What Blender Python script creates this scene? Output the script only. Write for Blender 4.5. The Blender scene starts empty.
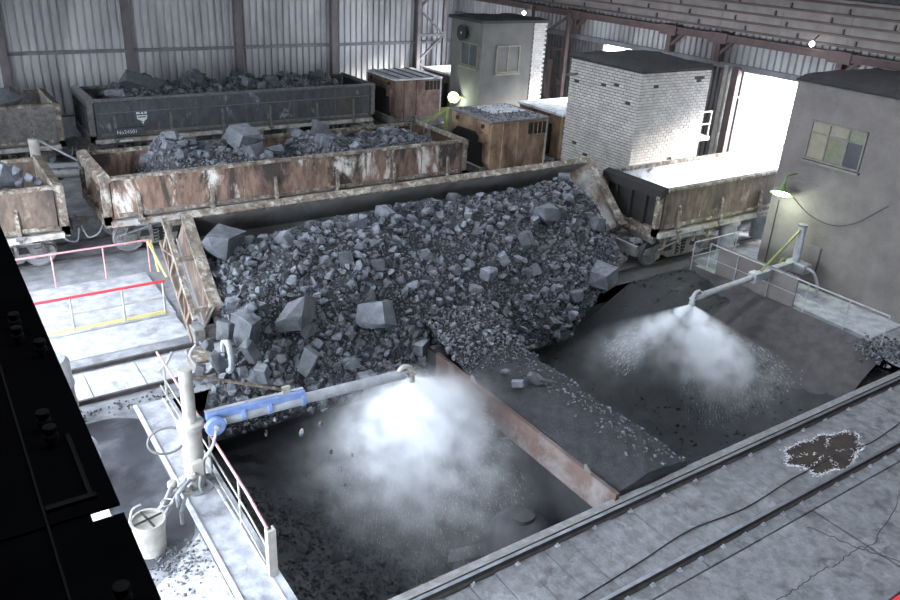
import bpy, bmesh, math, random
import numpy as np
from mathutils import Vector, Matrix
random.seed(7); rng = np.random.default_rng(7)
scene = bpy.context.scene
C = scene.collection

# ------------------------------------------------------------------ camera
EYE = Vector((0.0, 0.0, 9.775))
RT = Vector((0.83108253, -0.55367199, 0.05243246)); UP = Vector((0.19407003, 0.37706863, 0.90562469)); FW = Vector((0.52118966, 0.74247328, -0.42082629))
FPX = 791.99
cd = bpy.data.cameras.new('camera'); cam = bpy.data.objects.new('camera', cd); C.objects.link(cam)
cd.sensor_width = 36.0; cd.lens = 36.0 * FPX / 900.0; cd.clip_start = 0.05; cd.clip_end = 500
cam.matrix_world = Matrix.Translation(EYE) @ Matrix((RT, UP, -FW)).transposed().to_4x4()
scene.camera = cam

# ------------------------------------------------------------------ sky, daylight portals, exposure
scene.view_settings.view_transform = 'Standard'; scene.view_settings.look = 'None'
scene.view_settings.gamma = 1.0; scene.view_settings.use_curve_mapping = False
scene.view_settings.exposure = 0.42
w = bpy.data.worlds.new('overcast_sky'); scene.world = w; w.use_nodes = True
w.node_tree.nodes['Background'].inputs[0].default_value = (0.80, 0.89, 1.0, 1)
w.node_tree.nodes['Background'].inputs[1].default_value = 20.0
sd = bpy.data.lights.new('sun', 'SUN'); sd.energy = 26.0; sd.angle = math.radians(16); sd.color = (1.0, .97, .93)
so_ = bpy.data.objects.new('sun', sd); C.objects.link(so_); so_.rotation_euler = Vector((.80, -.45, .35)).to_track_quat('Z', 'Y').to_euler()   # low hazy sun through the far gates
scene.cycles.use_denoising = True
scene.cycles.max_bounces = 7; scene.cycles.diffuse_bounces = 4; scene.cycles.volume_bounces = 5
scene.cycles.transparent_max_bounces = 12; scene.cycles.volume_step_rate = .25; scene.cycles.volume_max_steps = 512
scene.cycles.sample_clamp_indirect = 6.0
XW0, XW1, YW0, YW1, ZR = -3.6, 28.0, -9.0, 41.0, 15.5        # the hall
T1, T2, T3 = 17.15, 25.75, 36.6                               # track centre lines
# openings: (y0, y1, ztop) of the gates in the end walls, (x0, x1, y0, y1) of the roof lights
GATES_FAR = [(13.7, 20.5, 5.45), (23.0, 28.6, 5.4), (34.0, 38.6, 4.9)]
GATES_NEAR = [(3.6, 11.4, 5.6), (12.6, 22.9, 7.6), (23.3, 28.2, 4.8), (34.0, 39.2, 4.6)]
ROOFLIGHTS = [(-3, 26, 2.0, 3.0), (-3, 26, 12.0, 12.9), (-3, 26, 22.0, 22.8)]
def portal(loc, rot, sx, sy):
    l = bpy.data.lights.new('daylight_portal', 'AREA'); l.shape = 'RECTANGLE'; l.size = sx; l.size_y = sy; l.cycles.is_portal = True
    o = bpy.data.objects.new('daylight_portal', l); C.objects.link(o); o.location = loc; o.rotation_euler = rot
for y0, y1, zt in GATES_FAR: portal((XW1 + .05, (y0+y1)/2, zt/2), (0, math.pi/2, 0), zt, y1-y0)
for y0, y1, zt in GATES_NEAR: portal((XW0 - .05, (y0+y1)/2, zt/2), (0, -math.pi/2, 0), zt, y1-y0)
for x0, x1, y0, y1 in ROOFLIGHTS: portal(((x0+x1)/2, (y0+y1)/2, ZR + .1), (0, 0, 0), x1-x0, y1-y0)

# ------------------------------------------------------------------ helpers
def S(r, g, b):
    f = lambda c: (c/255/12.92 if c/255 <= .04045 else ((c/255+.055)/1.055)**2.4)
    return (f(r), f(g), f(b), 1)
def ray(px, py): return (FW*FPX + RT*(px-450) - UP*(py-300)).normalized()
def at_z(px, py, z): d = ray(px, py); return EYE + d*((z-EYE.z)/d.z)
def at_y(px, py, y): d = ray(px, py); return EYE + d*(y/d.y)
def at_x(px, py, x): d = ray(px, py); return EYE + d*(x/d.x)

class MB:
    def __init__(s): s.v = []; s.f = []
    def add(s, vs, fs):
        n = len(s.v); s.v += [tuple(p) for p in vs]; s.f += [tuple(i+n for i in f) for f in fs]; return s
    def box(s, a, b):
        x0, y0, z0 = (min(a[i], b[i]) for i in range(3)); x1, y1, z1 = (max(a[i], b[i]) for i in range(3))
        return s.add([(x0,y0,z0),(x1,y0,z0),(x1,y1,z0),(x0,y1,z0),(x0,y0,z1),(x1,y0,z1),(x1,y1,z1),(x0,y1,z1)],
                     [(0,3,2,1),(4,5,6,7),(0,1,5,4),(1,2,6,5),(2,3,7,6),(3,0,4,7)])
    def bar(s, p, q, w, h, up=(0,0,1)):               # rectangular bar from p to q
        p = Vector(p); q = Vector(q); d = (q-p).normalized(); up = Vector(up)
        if abs(d.dot(up)) > .98: up = Vector((0,1,0))
        a = d.cross(up).normalized()*w/2; b = a.cross(d).normalized()*h/2
        return s.add([p-a-b,p+a-b,p+a+b,p-a+b,q-a-b,q+a-b,q+a+b,q-a+b], [(3,2,1,0),(4,5,6,7),(0,1,5,4),(1,2,6,5),(2,3,7,6),(3,0,4,7)])
    def tube(s, pts, r, n=8, cap=True):
        pts = [Vector(p) for p in pts]; rings = []; rr = r if isinstance(r, (list, tuple)) else [r]*len(pts)
        d0 = (pts[1]-pts[0]).normalized(); a = d0.orthogonal().normalized()
        for i, p in enumerate(pts):
            d = ((pts[min(i+1, len(pts)-1)]-pts[max(i-1, 0)])).normalized()
            a = (a - d*a.dot(d)).normalized(); b = d.cross(a)
            rings.append([p + (a*math.cos(2*math.pi*k/n) + b*math.sin(2*math.pi*k/n))*rr[i] for k in range(n)])
        vs = [q for rg in rings for q in rg]; fs = []
        for i in range(len(pts)-1):
            for k in range(n): fs.append((i*n+k, i*n+(k+1)%n, (i+1)*n+(k+1)%n, (i+1)*n+k))
        if cap: fs += [tuple(range(n-1, -1, -1)), tuple((len(pts)-1)*n+k for k in range(n))]
        return s.add(vs, fs)
    def lathe(s, prof, c=(0,0,0), n=20, ax='z'):      # profile of (r, h)
        vs = []; fs = []
        for r_, h in prof:
            for k in range(n):
                t = 2*math.pi*k/n; x, y = r_*math.cos(t), r_*math.sin(t)
                p = (x, y, h) if ax == 'z' else ((x, h, y) if ax == 'y' else (h, x, y))
                vs.append((p[0]+c[0], p[1]+c[1], p[2]+c[2]))
        for i in range(len(prof)-1):
            for k in range(n): fs.append((i*n+k, i*n+(k+1)%n, (i+1)*n+(k+1)%n, (i+1)*n+k))
        fs += [tuple(range(n-1, -1, -1)), tuple((len(prof)-1)*n+k for k in range(n))]
        return s.add(vs, fs)
    def prism(s, poly, h, ax='z', o=0.0):             # 2D polygon extruded along an axis from o to o+h
        n = len(poly); P = lambda a, b, t: (a, b, t) if ax == 'z' else ((t, a, b) if ax == 'x' else (a, t, b))
        return s.add([P(a, b, o) for a, b in poly] + [P(a, b, o+h) for a, b in poly],
                     [tuple(range(n-1, -1, -1)), tuple(range(n, 2*n))] + [(i, (i+1) % n, n+(i+1) % n, n+i) for i in range(n)])
    def ribbon(s, pts, w, z=None, jit=0):
        for p, q in zip(pts[:-1], pts[1:]):
            p = Vector(p); q = Vector(q); d = (q-p).normalized(); a = Vector((-d.y, d.x, 0))*w/2
            s.add([p-a, p+a, q+a, q-a], [(0, 1, 2, 3)])
        return s
def link(o, parent=None):
    C.objects.link(o)
    if parent is not None: o.parent = parent
    return o
def finish(me, smooth=False):
    bm = bmesh.new(); bm.from_mesh(me); bmesh.ops.recalc_face_normals(bm, faces=bm.faces); bm.to_mesh(me); bm.free()
    if smooth:
        me.polygons.foreach_set('use_smooth', [True]*len(me.polygons)); me.set_sharp_from_angle(angle=math.radians(40))
def wloc(o):
    p = Vector((0,0,0))
    while o is not None: p += o.location; o = o.parent
    return p
def obj(name, mb, mat, parent=None, smooth=False, bevel=0, origin=None):
    off = wloc(parent) if parent is not None else Vector(origin or (0,0,0))
    me = bpy.data.meshes.new(name); me.from_pydata([(x-off.x, y-off.y, z-off.z) for x, y, z in mb.v], [], mb.f); finish(me, smooth)
    me.materials.append(mat); o = bpy.data.objects.new(name, me); link(o, parent)
    if parent is None: o.location = off
    if bevel:
        m = o.modifiers.new('bevel', 'BEVEL'); m.width = bevel; m.segments = 1; m.limit_method = 'ANGLE'
    return o
def tag(o, label=None, cat=None, group=None, kind=None):
    if label: o['label'] = label
    if cat: o['category'] = cat
    if group: o['group'] = group
    if kind: o['kind'] = kind
    return o
def thing(name, label, cat, loc=(0,0,0), group=None):
    o = bpy.data.objects.new(name, None); link(o); o.location = loc; o.empty_display_size = .2
    return tag(o, label, cat, group)
def one(name, mb, mat, label, cat, origin, group=None, smooth=False, kind=None):
    return tag(obj(name, mb, mat, None, smooth, 0, origin), label, cat, group, kind)
def struct(name, mb, mat, parent=None):
    o = obj(name, mb, mat, parent)
    if parent is None: o['kind'] = 'structure'
    return o
def share(name, me, mat, parent, loc, rot=None, scale=None):
    o = bpy.data.objects.new(name, me); link(o, parent); o.location = Vector(loc) - (wloc(parent) if parent is not None else Vector())
    if rot is not None: o.rotation_euler = rot
    if scale is not None: o.scale = scale
    return o
def mesh_of(name, mb, mat, smooth=False):
    me = bpy.data.meshes.new(name); me.from_pydata(mb.v, [], mb.f); finish(me, smooth); me.materials.append(mat); return me
def mesh_np(name, V, T, mat, smooth=False):
    me = bpy.data.meshes.new(name); n = len(T)
    me.vertices.add(len(V)); me.vertices.foreach_set('co', np.asarray(V, np.float32).ravel())
    me.loops.add(3*n); me.loops.foreach_set('vertex_index', np.asarray(T, np.int32).ravel())
    me.polygons.add(n); me.polygons.foreach_set('loop_start', np.arange(0, 3*n, 3, dtype=np.int32))
    me.polygons.foreach_set('use_smooth', np.full(n, smooth, bool))
    me.update(calc_edges=True); me.validate(); me.materials.append(mat); return me

# ------------------------------------------------------------------ materials
def M(name, c1, c2=None, scale=3.0, rough=.85, metal=0.0, bump=0.0, bscale=25.0, patch=None, pscale=.8, pmid=.58, psoft=.08, patch2=None, p2scale=1.2, p2mid=.62, streak=1.0, up=None, island=0.0, spec=None):
    m = bpy.data.materials.new(name); m.use_nodes = True; nt = m.node_tree; N = nt.nodes; L = nt.links
    b = N['Principled BSDF']; b.inputs['Roughness'].default_value = rough; b.inputs['Metallic'].default_value = metal
    if spec is not None: b.inputs['Specular IOR Level'].default_value = spec
    geo = N.new('ShaderNodeNewGeometry')
    mp = N.new('ShaderNodeMapping'); L.new(geo.outputs['Position'], mp.inputs[0]); mp.inputs['Scale'].default_value = (1, 1, streak)
    def noise(s, d=5.0, r=.6, dist=0.0):
        n = N.new('ShaderNodeTexNoise'); n.inputs['Scale'].default_value = s; n.inputs['Detail'].default_value = d; n.inputs['Roughness'].default_value = r; n.inputs['Distortion'].default_value = dist
        L.new(mp.outputs[0], n.inputs['Vector']); return n.outputs[0]
    def ramp(src, lo, hi):
        r = N.new('ShaderNodeMapRange'); r.inputs[1].default_value = lo; r.inputs[2].default_value = hi; r.clamp = True; L.new(src, r.inputs[0]); return r.outputs[0]
    def mix(f, a, c):
        x = N.new('ShaderNodeMix'); x.data_type = 'RGBA'
        L.new(f, x.inputs[0])
        for sock, val in ((x.inputs[6], a), (x.inputs[7], c)):
            if isinstance(val, tuple): sock.default_value = val
            else: L.new(val, sock)
        return x.outputs[2]
    col = c1
    if c2: col = mix(ramp(noise(scale), .35, .65), c1, c2)
    if patch: col = mix(ramp(noise(pscale, 7, .65, .4), pmid-psoft, pmid+psoft), col, patch)
    if patch2: col = mix(ramp(noise(p2scale, 8, .7, .6), p2mid-psoft, p2mid+psoft), col, patch2)
    if up:                                              # settled dust on faces that look up
        sx = N.new('ShaderNodeSeparateXYZ'); L.new(geo.outputs['Normal'], sx.inputs[0])
        mu = N.new('ShaderNodeMath'); mu.operation = 'MULTIPLY'; L.new(ramp(sx.outputs[2], .5, .95), mu.inputs[0]); L.new(ramp(noise(6.0), .3, .62), mu.inputs[1])
        col = mix(mu.outputs[0], col, up)
    if island:
        oi = N.new('ShaderNodeObjectInfo'); ad = N.new('ShaderNodeMath'); ad.operation = 'ADD'; L.new(geo.outputs['Random Per Island'], ad.inputs[0]); L.new(oi.outputs['Random'], ad.inputs[1])
        fr = N.new('ShaderNodeMath'); fr.operation = 'FRACT'; L.new(ad.outputs[0], fr.inputs[0])
        hs = N.new('ShaderNodeHueSaturation'); L.new(ramp(fr.outputs[0], -0.0001, 1.0), hs.inputs['Value'])
        r2 = N.new('ShaderNodeMapRange'); r2.inputs[3].default_value = 1-island; r2.inputs[4].default_value = 1+island; L.new(fr.outputs[0], r2.inputs[0]); L.new(r2.outputs[0], hs.inputs['Value'])
        if isinstance(col, tuple): hs.inputs['Color'].default_value = col
        else: L.new(col, hs.inputs['Color'])
        col = hs.outputs[0]
    if isinstance(col, tuple): b.inputs['Base Color'].default_value = col
    else: L.new(col, b.inputs['Base Color'])
    if bump:
        bp = N.new('ShaderNodeBump'); bp.inputs['Strength'].default_value = bump; bp.inputs['Distance'].default_value = .05; L.new(noise(bscale, 6), bp.inputs['Height']); L.new(bp.outputs[0], b.inputs['Normal'])
    return m
def emit(name, c, s):
    m = bpy.data.materials.new(name); m.use_nodes = True; nt = m.node_tree; e = nt.nodes.new('ShaderNodeEmission'); e.inputs[0].default_value = c; e.inputs[1].default_value = s
    nt.links.new(e.outputs[0], nt.nodes['Material Output'].inputs[0]); return m

m_conc = M('concrete_floor', S(140,141,145), S(108,109,113), 2.2, .9, bump=.35, bscale=18, patch=S(70,70,74), pscale=.45, pmid=.6, psoft=.1)
m_pale = M('dusty_concrete', S(172,173,176), S(138,139,143), 3.0, .92, bump=.4, bscale=22, patch=S(108,108,112), pscale=.9, pmid=.63, psoft=.07)
m_slab = M('track_slab', S(124,125,128), S(98,98,101), 5, .88, bump=.8, bscale=16, patch=S(64,64,68), pscale=1.6, pmid=.63, psoft=.08, patch2=S(138,139,143), p2scale=2.6, p2mid=.63, island=.08)
m_palegravel = M('white_crusted_dust', S(196,197,200), S(140,140,144), 9, .92, bump=.9, bscale=20, patch=S(104,104,108), pscale=5, pmid=.64)
m_steel_plate = M('dusty_plate', S(168,170,176), S(134,136,142), 3.5, .7, bump=.15, bscale=30, patch=S(100,100,104), pscale=1.6, pmid=.62)
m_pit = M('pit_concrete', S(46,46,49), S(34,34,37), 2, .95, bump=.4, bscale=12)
m_ore = M('iron_ore', S(80,83,89), S(56,58,63), 5, .68, bump=.4, bscale=14, up=S(112,115,122), island=.42)
m_fine = M('fine_ore', S(52,53,57), S(36,37,41), 6, .9, bump=.8, bscale=22)
m_pitfine = M('pit_fine_ore', S(34,35,38), S(24,25,28), 5, .6, bump=.7, bscale=20)  # darker fine ore used in the pits
m_pitmetal = M('dusty_crusher_steel', S(62,62,66), S(48,48,52), 3, .8, bump=.3)
m_ramp = M('brown_dust_ramp', S(74,70,70), S(58,55,56), 3, .9, bump=.2, bscale=20)
m_rust = M('rusty_wagon_side', S(130,106,92), S(94,73,62), 6, .8, bump=.4, bscale=24, patch=S(200,194,186), pscale=1.0, pmid=.55, psoft=.035, patch2=S(58,50,47), p2scale=.8, p2mid=.53, streak=.35)
m_rust2 = M('rusty_wagon_side_brown', S(110,95,83), S(78,65,57), 6, .85, bump=.3, bscale=20, patch=S(56,50,48), pscale=.6, pmid=.56, patch2=S(150,140,130), p2scale=2.2, p2mid=.66, streak=.4)
m_dark = M('black_wagon_side', S(74,75,79), S(56,57,61), 5, .8, bump=.3, bscale=20, patch=S(124,126,130), pscale=1.8, pmid=.66, psoft=.05, patch2=S(82,72,66), p2scale=.7, p2mid=.64, streak=.5)
m_rim = M('worn_rim', S(122,111,99), S(88,78,68), 9, .8, bump=.6, bscale=20, patch=S(168,164,156), pscale=4, pmid=.58, patch2=S(62,47,38), p2scale=3.0, p2mid=.57)
m_inner = M('scraped_steel', S(112,112,112), S(88,88,88), 1.6, .6, bump=.1, bscale=15, patch=S(76,70,66), pscale=.8, pmid=.6, streak=.6)
m_rockwhite = M('dusty_panel', S(170,168,164), S(132,128,122), 4, .8, bump=.4, bscale=16, patch=S(108,82,62), pscale=1.6, pmid=.58)
m_under = M('grimy_underframe', S(108,105,103), S(78,75,74), 6, .85, bump=.4, bscale=22, up=S(130,130,132))
m_wheel = M('wheel_steel', S(132,129,126), S(100,97,95), 4, .6, metal=.2)
m_tread = M('bright_tread', S(190,192,198), None, rough=.3, metal=.9)
m_rail = M('rail_side', S(72,68,68), S(52,49,50), 6, .8)
m_railtop = M('polished_rail_head', S(150,152,158), S(120,122,128), 3, .35, metal=.8)
m_corr = M('corrugated_sheet', S(176,175,176), S(148,147,149), .8, .6, patch=S(108,106,107), pscale=.4, pmid=.60, psoft=.14, streak=.3)
m_column = M('painted_column', S(104,98,98), S(84,78,80), 2, .8)
m_redsteel = M('red_brown_steel', S(92,76,74), S(74,62,61), 2, .8)
m_girt = M('grey_girt', S(112,112,116), S(92,92,96), 2, .8)
m_panel = M('band_board', S(134,127,122), S(112,106,102), 1.5, .85)
m_plinth = M('pale_plinth', S(168,168,172), S(140,140,144), 2.5, .9, bump=.3)
m_wallin = M('sooty_cladding', S(98,97,98), S(78,77,79), 1.5, .9)
m_brick = M('white_brick', S(158,153,148), S(138,134,130), 4, .85, bump=.3, bscale=30, island=.08, patch=S(120,118,116), pscale=.7, pmid=.66)
m_mortar = M('dark_mortar', S(48,46,46), S(36,35,35), 5, .95)
m_plaster = M('grey_plaster', S(112,106,103), S(97,92,90), 1.3, .9, bump=.8, bscale=26)
m_plaster2 = M('cabin_plaster', S(86,84,81), S(72,70,68), 1.3, .9, bump=.4, bscale=20)
m_tar = M('tar_roof', S(44,42,42), S(30,29,30), 2, .9, bump=.6, bscale=8)
m_orange = M('orange_loco_paint', S(146,120,96), S(112,90,74), 4, .8, bump=.3, patch=S(84,62,50), pscale=1.2, pmid=.54, patch2=S(38,34,33), p2scale=.42, p2mid=.60, streak=.5)
m_redloco = M('red_brown_loco_paint', S(128,104,92), S(98,78,70), 4, .8, bump=.3, patch=S(74,58,52), pscale=1.2, pmid=.55, streak=.5)
m_sootshade = M('soot_and_shade', S(36,33,32), S(28,26,26), 2, .95)  # soot and dark parts; also paints shade on wagon ends and frame openings
m_dustlight = M('white_dust_and_doorlight', S(206,208,212), S(176,178,184), 3, .9, bump=.4, patch=S(90,88,88), pscale=2.5, pmid=.62)  # white roof dust; also paints doorway light on a wagon's inside
m_white = M('white_paint_pipe', S(158,155,148), S(134,131,125), 4, .6, patch=S(120,116,110), pscale=2.0, pmid=.68)
m_grey = M('grey_painted_pipe', S(150,152,156), S(124,126,130), 4, .6, patch=S(90,90,92), pscale=2.2, pmid=.66)
m_blue = M('blue_paint', S(122,142,186), S(100,122,170), 3, .55, patch=S(150,156,166), pscale=2.4, pmid=.62)
m_red = M('red_paint', S(206,46,58), S(176,44,54), 3, .5)
m_pink = M('faded_red_paint', S(186,138,140), S(160,120,124), 3, .6)
m_yellow = M('yellow_paint', S(206,192,116), S(190,180,128), 3, .6)
m_lime = M('yellow_green_paint', S(126,136,70), S(104,112,66), 3, .6)
m_black = M('unlit_girder', (.0016,.0016,.0018,1), (.001,.001,.0012,1), 3, 1.0, spec=.0)  # near-black colour holds the girder's lack of light
m_blackline = M('black_rubber', S(28,28,30), None, rough=.7)
m_porc = M('unlit_insulator', (.0045,.0042,.0042,1), (.003,.003,.003,1), 20, .8, spec=.05)  # girder fittings, darkened in colour because no light reaches them
m_glass = M('dusty_glass', S(70,76,78), S(54,60,62), 2, .15)
m_glass2 = M('greenish_glass', S(122,114,96), S(104,100,86), 4, .3)
m_glass3 = M('dark_open_pane', S(46,48,54), S(38,40,46), 2, .3)
m_glass4 = M('pane_with_green', S(74,92,62), S(104,94,84), 6, .3)
m_frame = M('cream_frame', S(112,107,92), S(94,90,78), 4, .7)
m_framed = M('grey_frame', S(110,106,100), S(90,86,82), 4, .7)
m_puddle = M('muddy_water', S(46,42,40), S(62,54,48), 2, .06)
m_wet = M('wet_dust', S(66,67,72), S(50,51,56), 1.2, .35, patch=S(104,106,112), pscale=.9, pmid=.62, psoft=.12)
m_crust = M('pale_crust', S(206,206,212), S(168,168,174), 8, .8, bump=.4)
m_crack = M('crack', S(44,43,45), None, rough=.95)
m_green = M('green_enamel', S(96,128,62), S(78,106,52), 4, .5)
m_letter = M('white_marking', S(206,208,212), S(176,178,182), 8, .8)
m_snowground = M('outside_ground', S(232,232,234), S(214,214,218), 1, .9)
m_divrust = M('rusted_divider_plate', S(94,76,70), S(78,63,59), 1.6, .8, bump=.2, patch=S(122,118,118), pscale=.6, pmid=.58)
m_lampglow = emit('mercury_lamp_glow', (.86, 1.0, .78, 1), 40)
m_lampglow2 = emit('small_lamp_glow', (.9, .95, 1.0, 1), 20)

# ------------------------------------------------------------------ the setting
PX0, PXD0, PXD1, PX1, PY0, PY1 = 3.62, 9.98, 12.0, 20.9, 8.22, 15.75     # pits
fl = MB()
for a in [(XW0-20, PY1, XW1+20, YW1), (XW0-20, PY0, PX0, PY1), (PX1, PY0, XW1+20, PY1)]:
    fl.box((a[0], a[1], -.5), (a[2], a[3], 0))
fl.box((XW0-20, YW0, -.6), (XW1+20, PY0, -.26))
floor = struct('floor', fl, m_conc)
def wall_rects(mb, x0, x1, y0, y1, ztop, gates):       # an end wall with gate openings
    ys = y0
    for a, b, zt in gates:
        mb.box((x0, ys, 0), (x1, a, ztop)); mb.box((x0, a, zt), (x1, b, ztop)); ys = b
    mb.box((x0, ys, 0), (x1, y1, ztop))
mb = MB(); wall_rects(mb, XW1+.15, XW1+.45, YW0, YW1, ZR, GATES_FAR); wall_far_end = struct('wall_right', mb, m_wallin)
mb = MB(); wall_rects(mb, XW0-.4, XW0, YW0, YW1, ZR, GATES_NEAR); struct('wall_left', mb, m_wallin)
mb = MB(); mb.box((XW0, YW1+.1, 0), (XW1, YW1+.4, ZR)); wall_back = struct('wall_back', mb, m_wallin)
mb = MB(); mb.box((XW0, YW0-.4, 0), (XW1, YW0, ZR)); struct('wall_front', mb, m_wallin)
ce = MB(); ys = YW0
for x0, x1, y0, y1 in ROOFLIGHTS:
    ce.box((XW0-.4, ys, ZR), (XW1+.45, y0, ZR+.3)); ce.box((XW0-.4, y0, ZR), (x0, y1, ZR+.3)); ce.box((x1, y0, ZR), (XW1+.45, y1, ZR+.3)); ys = y1
ce.box((XW0-.4, ys, ZR), (XW1+.45, YW1+.4, ZR+.3)); struct('ceiling', ce, m_wallin)
mb = MB(); mb.box((XW1+.5, -30, -.12), (140, 120, .02)); mb2 = mb; struct('floor_outside', mb2, m_snowground)

# back wall: corrugated sheets, columns, girts, plinth
def corr_mesh(name, wid, h, nrib, mat, along='x'):
    m = MB(); pit = wid/nrib; prof = []
    for i in range(nrib):
        prof += [(i*pit, 0), (i*pit+.16*pit, 0), (i*pit+.26*pit, -.09), (i*pit+.92*pit, -.09)]
    prof.append((wid, 0)); vs = []; n = len(prof)
    for z in (0, h):
        for a, d in prof: vs.append((a, d, z) if along == 'x' else (d, a, z))
    m.add(vs, [(i, i+1, n+i+1, n+i) for i in range(n-1)])
    return mesh_of(name, m, mat)
COLS = [3.9 + 5.33*k for k in range(-2, 5)]
lo_me = corr_mesh('sheet', 1.066, 2.83, 3, m_corr); hi_me = corr_mesh('sheet', 1.066, 6.2, 3, m_corr)
for x in COLS[:-1] + [COLS[-1]]:
    for k in range(5):
        if x + k*1.066 > XW1 - .3: continue
        share('sheet', lo_me, m_corr, wall_back, (x + k*1.066, YW1, 1.0)); share('sheet', hi_me, m_corr, wall_back, (x + k*1.066, YW1, 3.93))
for k, x in enumerate(COLS):
    m = MB(); x0 = x-.17
    m.box((x0, YW1-.42, 0), (x0+.34, YW1-.38, 12)); m.box((x0, YW1-.12, 0), (x0+.34, YW1-.08, 12)); m.box((x-.03, YW1-.40, 0), (x+.03, YW1-.1, 12))
    obj('column', m, m_column, wall_back)
m = MB().box((XW0, YW1-.22, 3.80), (XW1, YW1-.08, 3.95)); obj('girt', m, m_girt, wall_back)
m = MB().box((XW0, YW1-.22, 8.0), (XW1, YW1-.08, 8.15)); obj('girt', m, m_girt, wall_back)
m = MB().box((XW0, YW1-.3, 0), (XW1, YW1+.05, 1.0)); obj('plinth', m, m_plinth, wall_back)
m = MB().box((XW0, YW1-.33, 1.0), (XW1, YW1, 1.06)); obj('plinth_cap', m, m_redsteel, wall_back)

# far end wall: sheets between and above the gates, beams, the rail-striped band
XE = XW1
lowsheet = corr_mesh('sheet', .9, 5.4, 4, m_wallin, 'y'); midsheet = corr_mesh('sheet', .9, 1.5, 3, m_corr, 'y')
y = 11.0
while y < YW1 - .9:
    if not any(a - .5 < y + .45 < b + .5 for a, b, zt in GATES_FAR): share('sheet', lowsheet, m_wallin, wall_far_end, (XE + .1, y, 0))
    share('sheet', midsheet, m_corr, wall_far_end, (XE + .1, y, 5.45)); y += .9
obj('beam', MB().box((XE-.15, 10, 5.36), (XE+.1, YW1, 5.58)), m_girt, wall_far_end)
obj('beam', MB().box((XE-.45, 10, 6.42), (XE+.1, YW1, 6.62)).box((XE-.5, 10, 6.6), (XE-.2, YW1, 6.66)).box((XE-.5, 10, 6.38), (XE-.2, YW1, 6.43)), m_redsteel, wall_far_end)
for k in range(12):                                    # pale boards of the band, one by one, and the rails over them
    y0 = 8.0 + 2.75*k
    obj('board', MB().box((XE-.30, y0+.004, 6.80), (XE-.24, y0+2.746, 8.35)), m_panel, wall_far_end)
for k in range(5):
    obj('rail_bar', MB().box((XE-.42, 8, 6.83+.335*k), (XE-.30, YW1, 6.90+.335*k)), m_redsteel, wall_far_end)
stub = mesh_of('stub', MB().box((-.03, -.03, 0), (.03, .03, .2)).box((-.03, -.12, .0), (.03, .03, .03)), m_redsteel)
for k in range(4):
    for j in range(14): share('stub', stub, m_redsteel, wall_far_end, (XE-.37, 9 + 2.3*j + (.55*k % 1.15), 6.88+.335*k))
obj('dark_truss', MB().box((XE-1.2, 6, 8.42), (XE+.1, YW1, 9.4)), m_tar, wall_far_end)
for y in (16.3, 21.6, 24.2, 30.2):                     # hanger brackets under the beam
    m = MB().box((XE-.4, y-.12, 5.58), (XE-.05, y+.12, 6.45)).bar((XE-.3, y-.7, 6.45), (XE-.3, y-.1, 5.9), .12, .12).box((XE-.55, y-.45, 6.3), (XE-.1, y+.45, 6.7))
    obj('bracket', m, m_redsteel, wall_far_end)
def lattice(parent, x, y0, y1, z0, z1, mat, plane='y', step=1.3):
    P = (lambda a, z: (x, a, z)) if plane == 'y' else (lambda a, z: (a, x, z))
    for a in (y0, y1): obj('chord', MB().bar(P(a, z0), P(a, z1), .2, .16), mat, parent)
    z = z0; k = 0
    while z + step <= z1 + .01:
        a, b = (y0, y1) if k % 2 == 0 else (y1, y0)
        obj('brace', MB().bar(P(a, z), P(b, z+step), .1, .1), mat, parent); z += step; k += 1
    for z in (z0 + step, z0 + 3*step):
        if z < z1: obj('cross_bar', MB().bar(P(y0, z), P(y1, z), .14, .14), mat, parent)
lc = thing('lattice_column', 'pink-grey lattice steel column standing in front of the corrugated wall near its corner', 'column', (25.9, 40.2, 0)); lattice(lc, 40.2, 24.95, 26.7, 0, 10, m_column, 'x', 1.45)
lc2 = thing('lattice_column', 'red-brown lattice steel column between the cabin and the white brick tower', 'column', (27.5, 31.3, 0)); lattice(lc2, 27.4, 30.4, 33.2, 0, 6.6, m_redsteel, 'y', 1.6)
obj('pipe_post', MB().tube([(27.2, 31.2, 0), (27.2, 31.2, 4.3)], .16, 12), m_redsteel, lc2, True)
# gate leaf swung open outside and its frame
d = thing('gate_leaf', 'open hall gate leaf with red-brown frame at the sunlit doorway', 'gate', (28.4, 20.6, 0))
obj('frame', MB().box((27.7, 20.45, 0), (27.95, 20.72, 5.5)), m_redsteel, d); obj('frame', MB().box((27.7, 20.95, 0), (27.95, 21.15, 5.5)), m_white, d)
for k in range(2): obj('board', MB().box((28.5+.45*k, 20.55+.2*k, .2), (28.93+.45*k, 20.62+.2*k, 5.3)), m_redsteel, d)
for z in (1.2, 4.3): obj('hinge', MB().tube([(28.0, 20.5, z), (28.5, 20.6, z)], .05, 8), m_girt, d)
one('post', MB().box((36, 25.2, 0), (36.25, 25.5, 4.6)), m_pink, 'faint pink post outside the bright doorway', 'post', (36, 25.3, 0))

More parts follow.
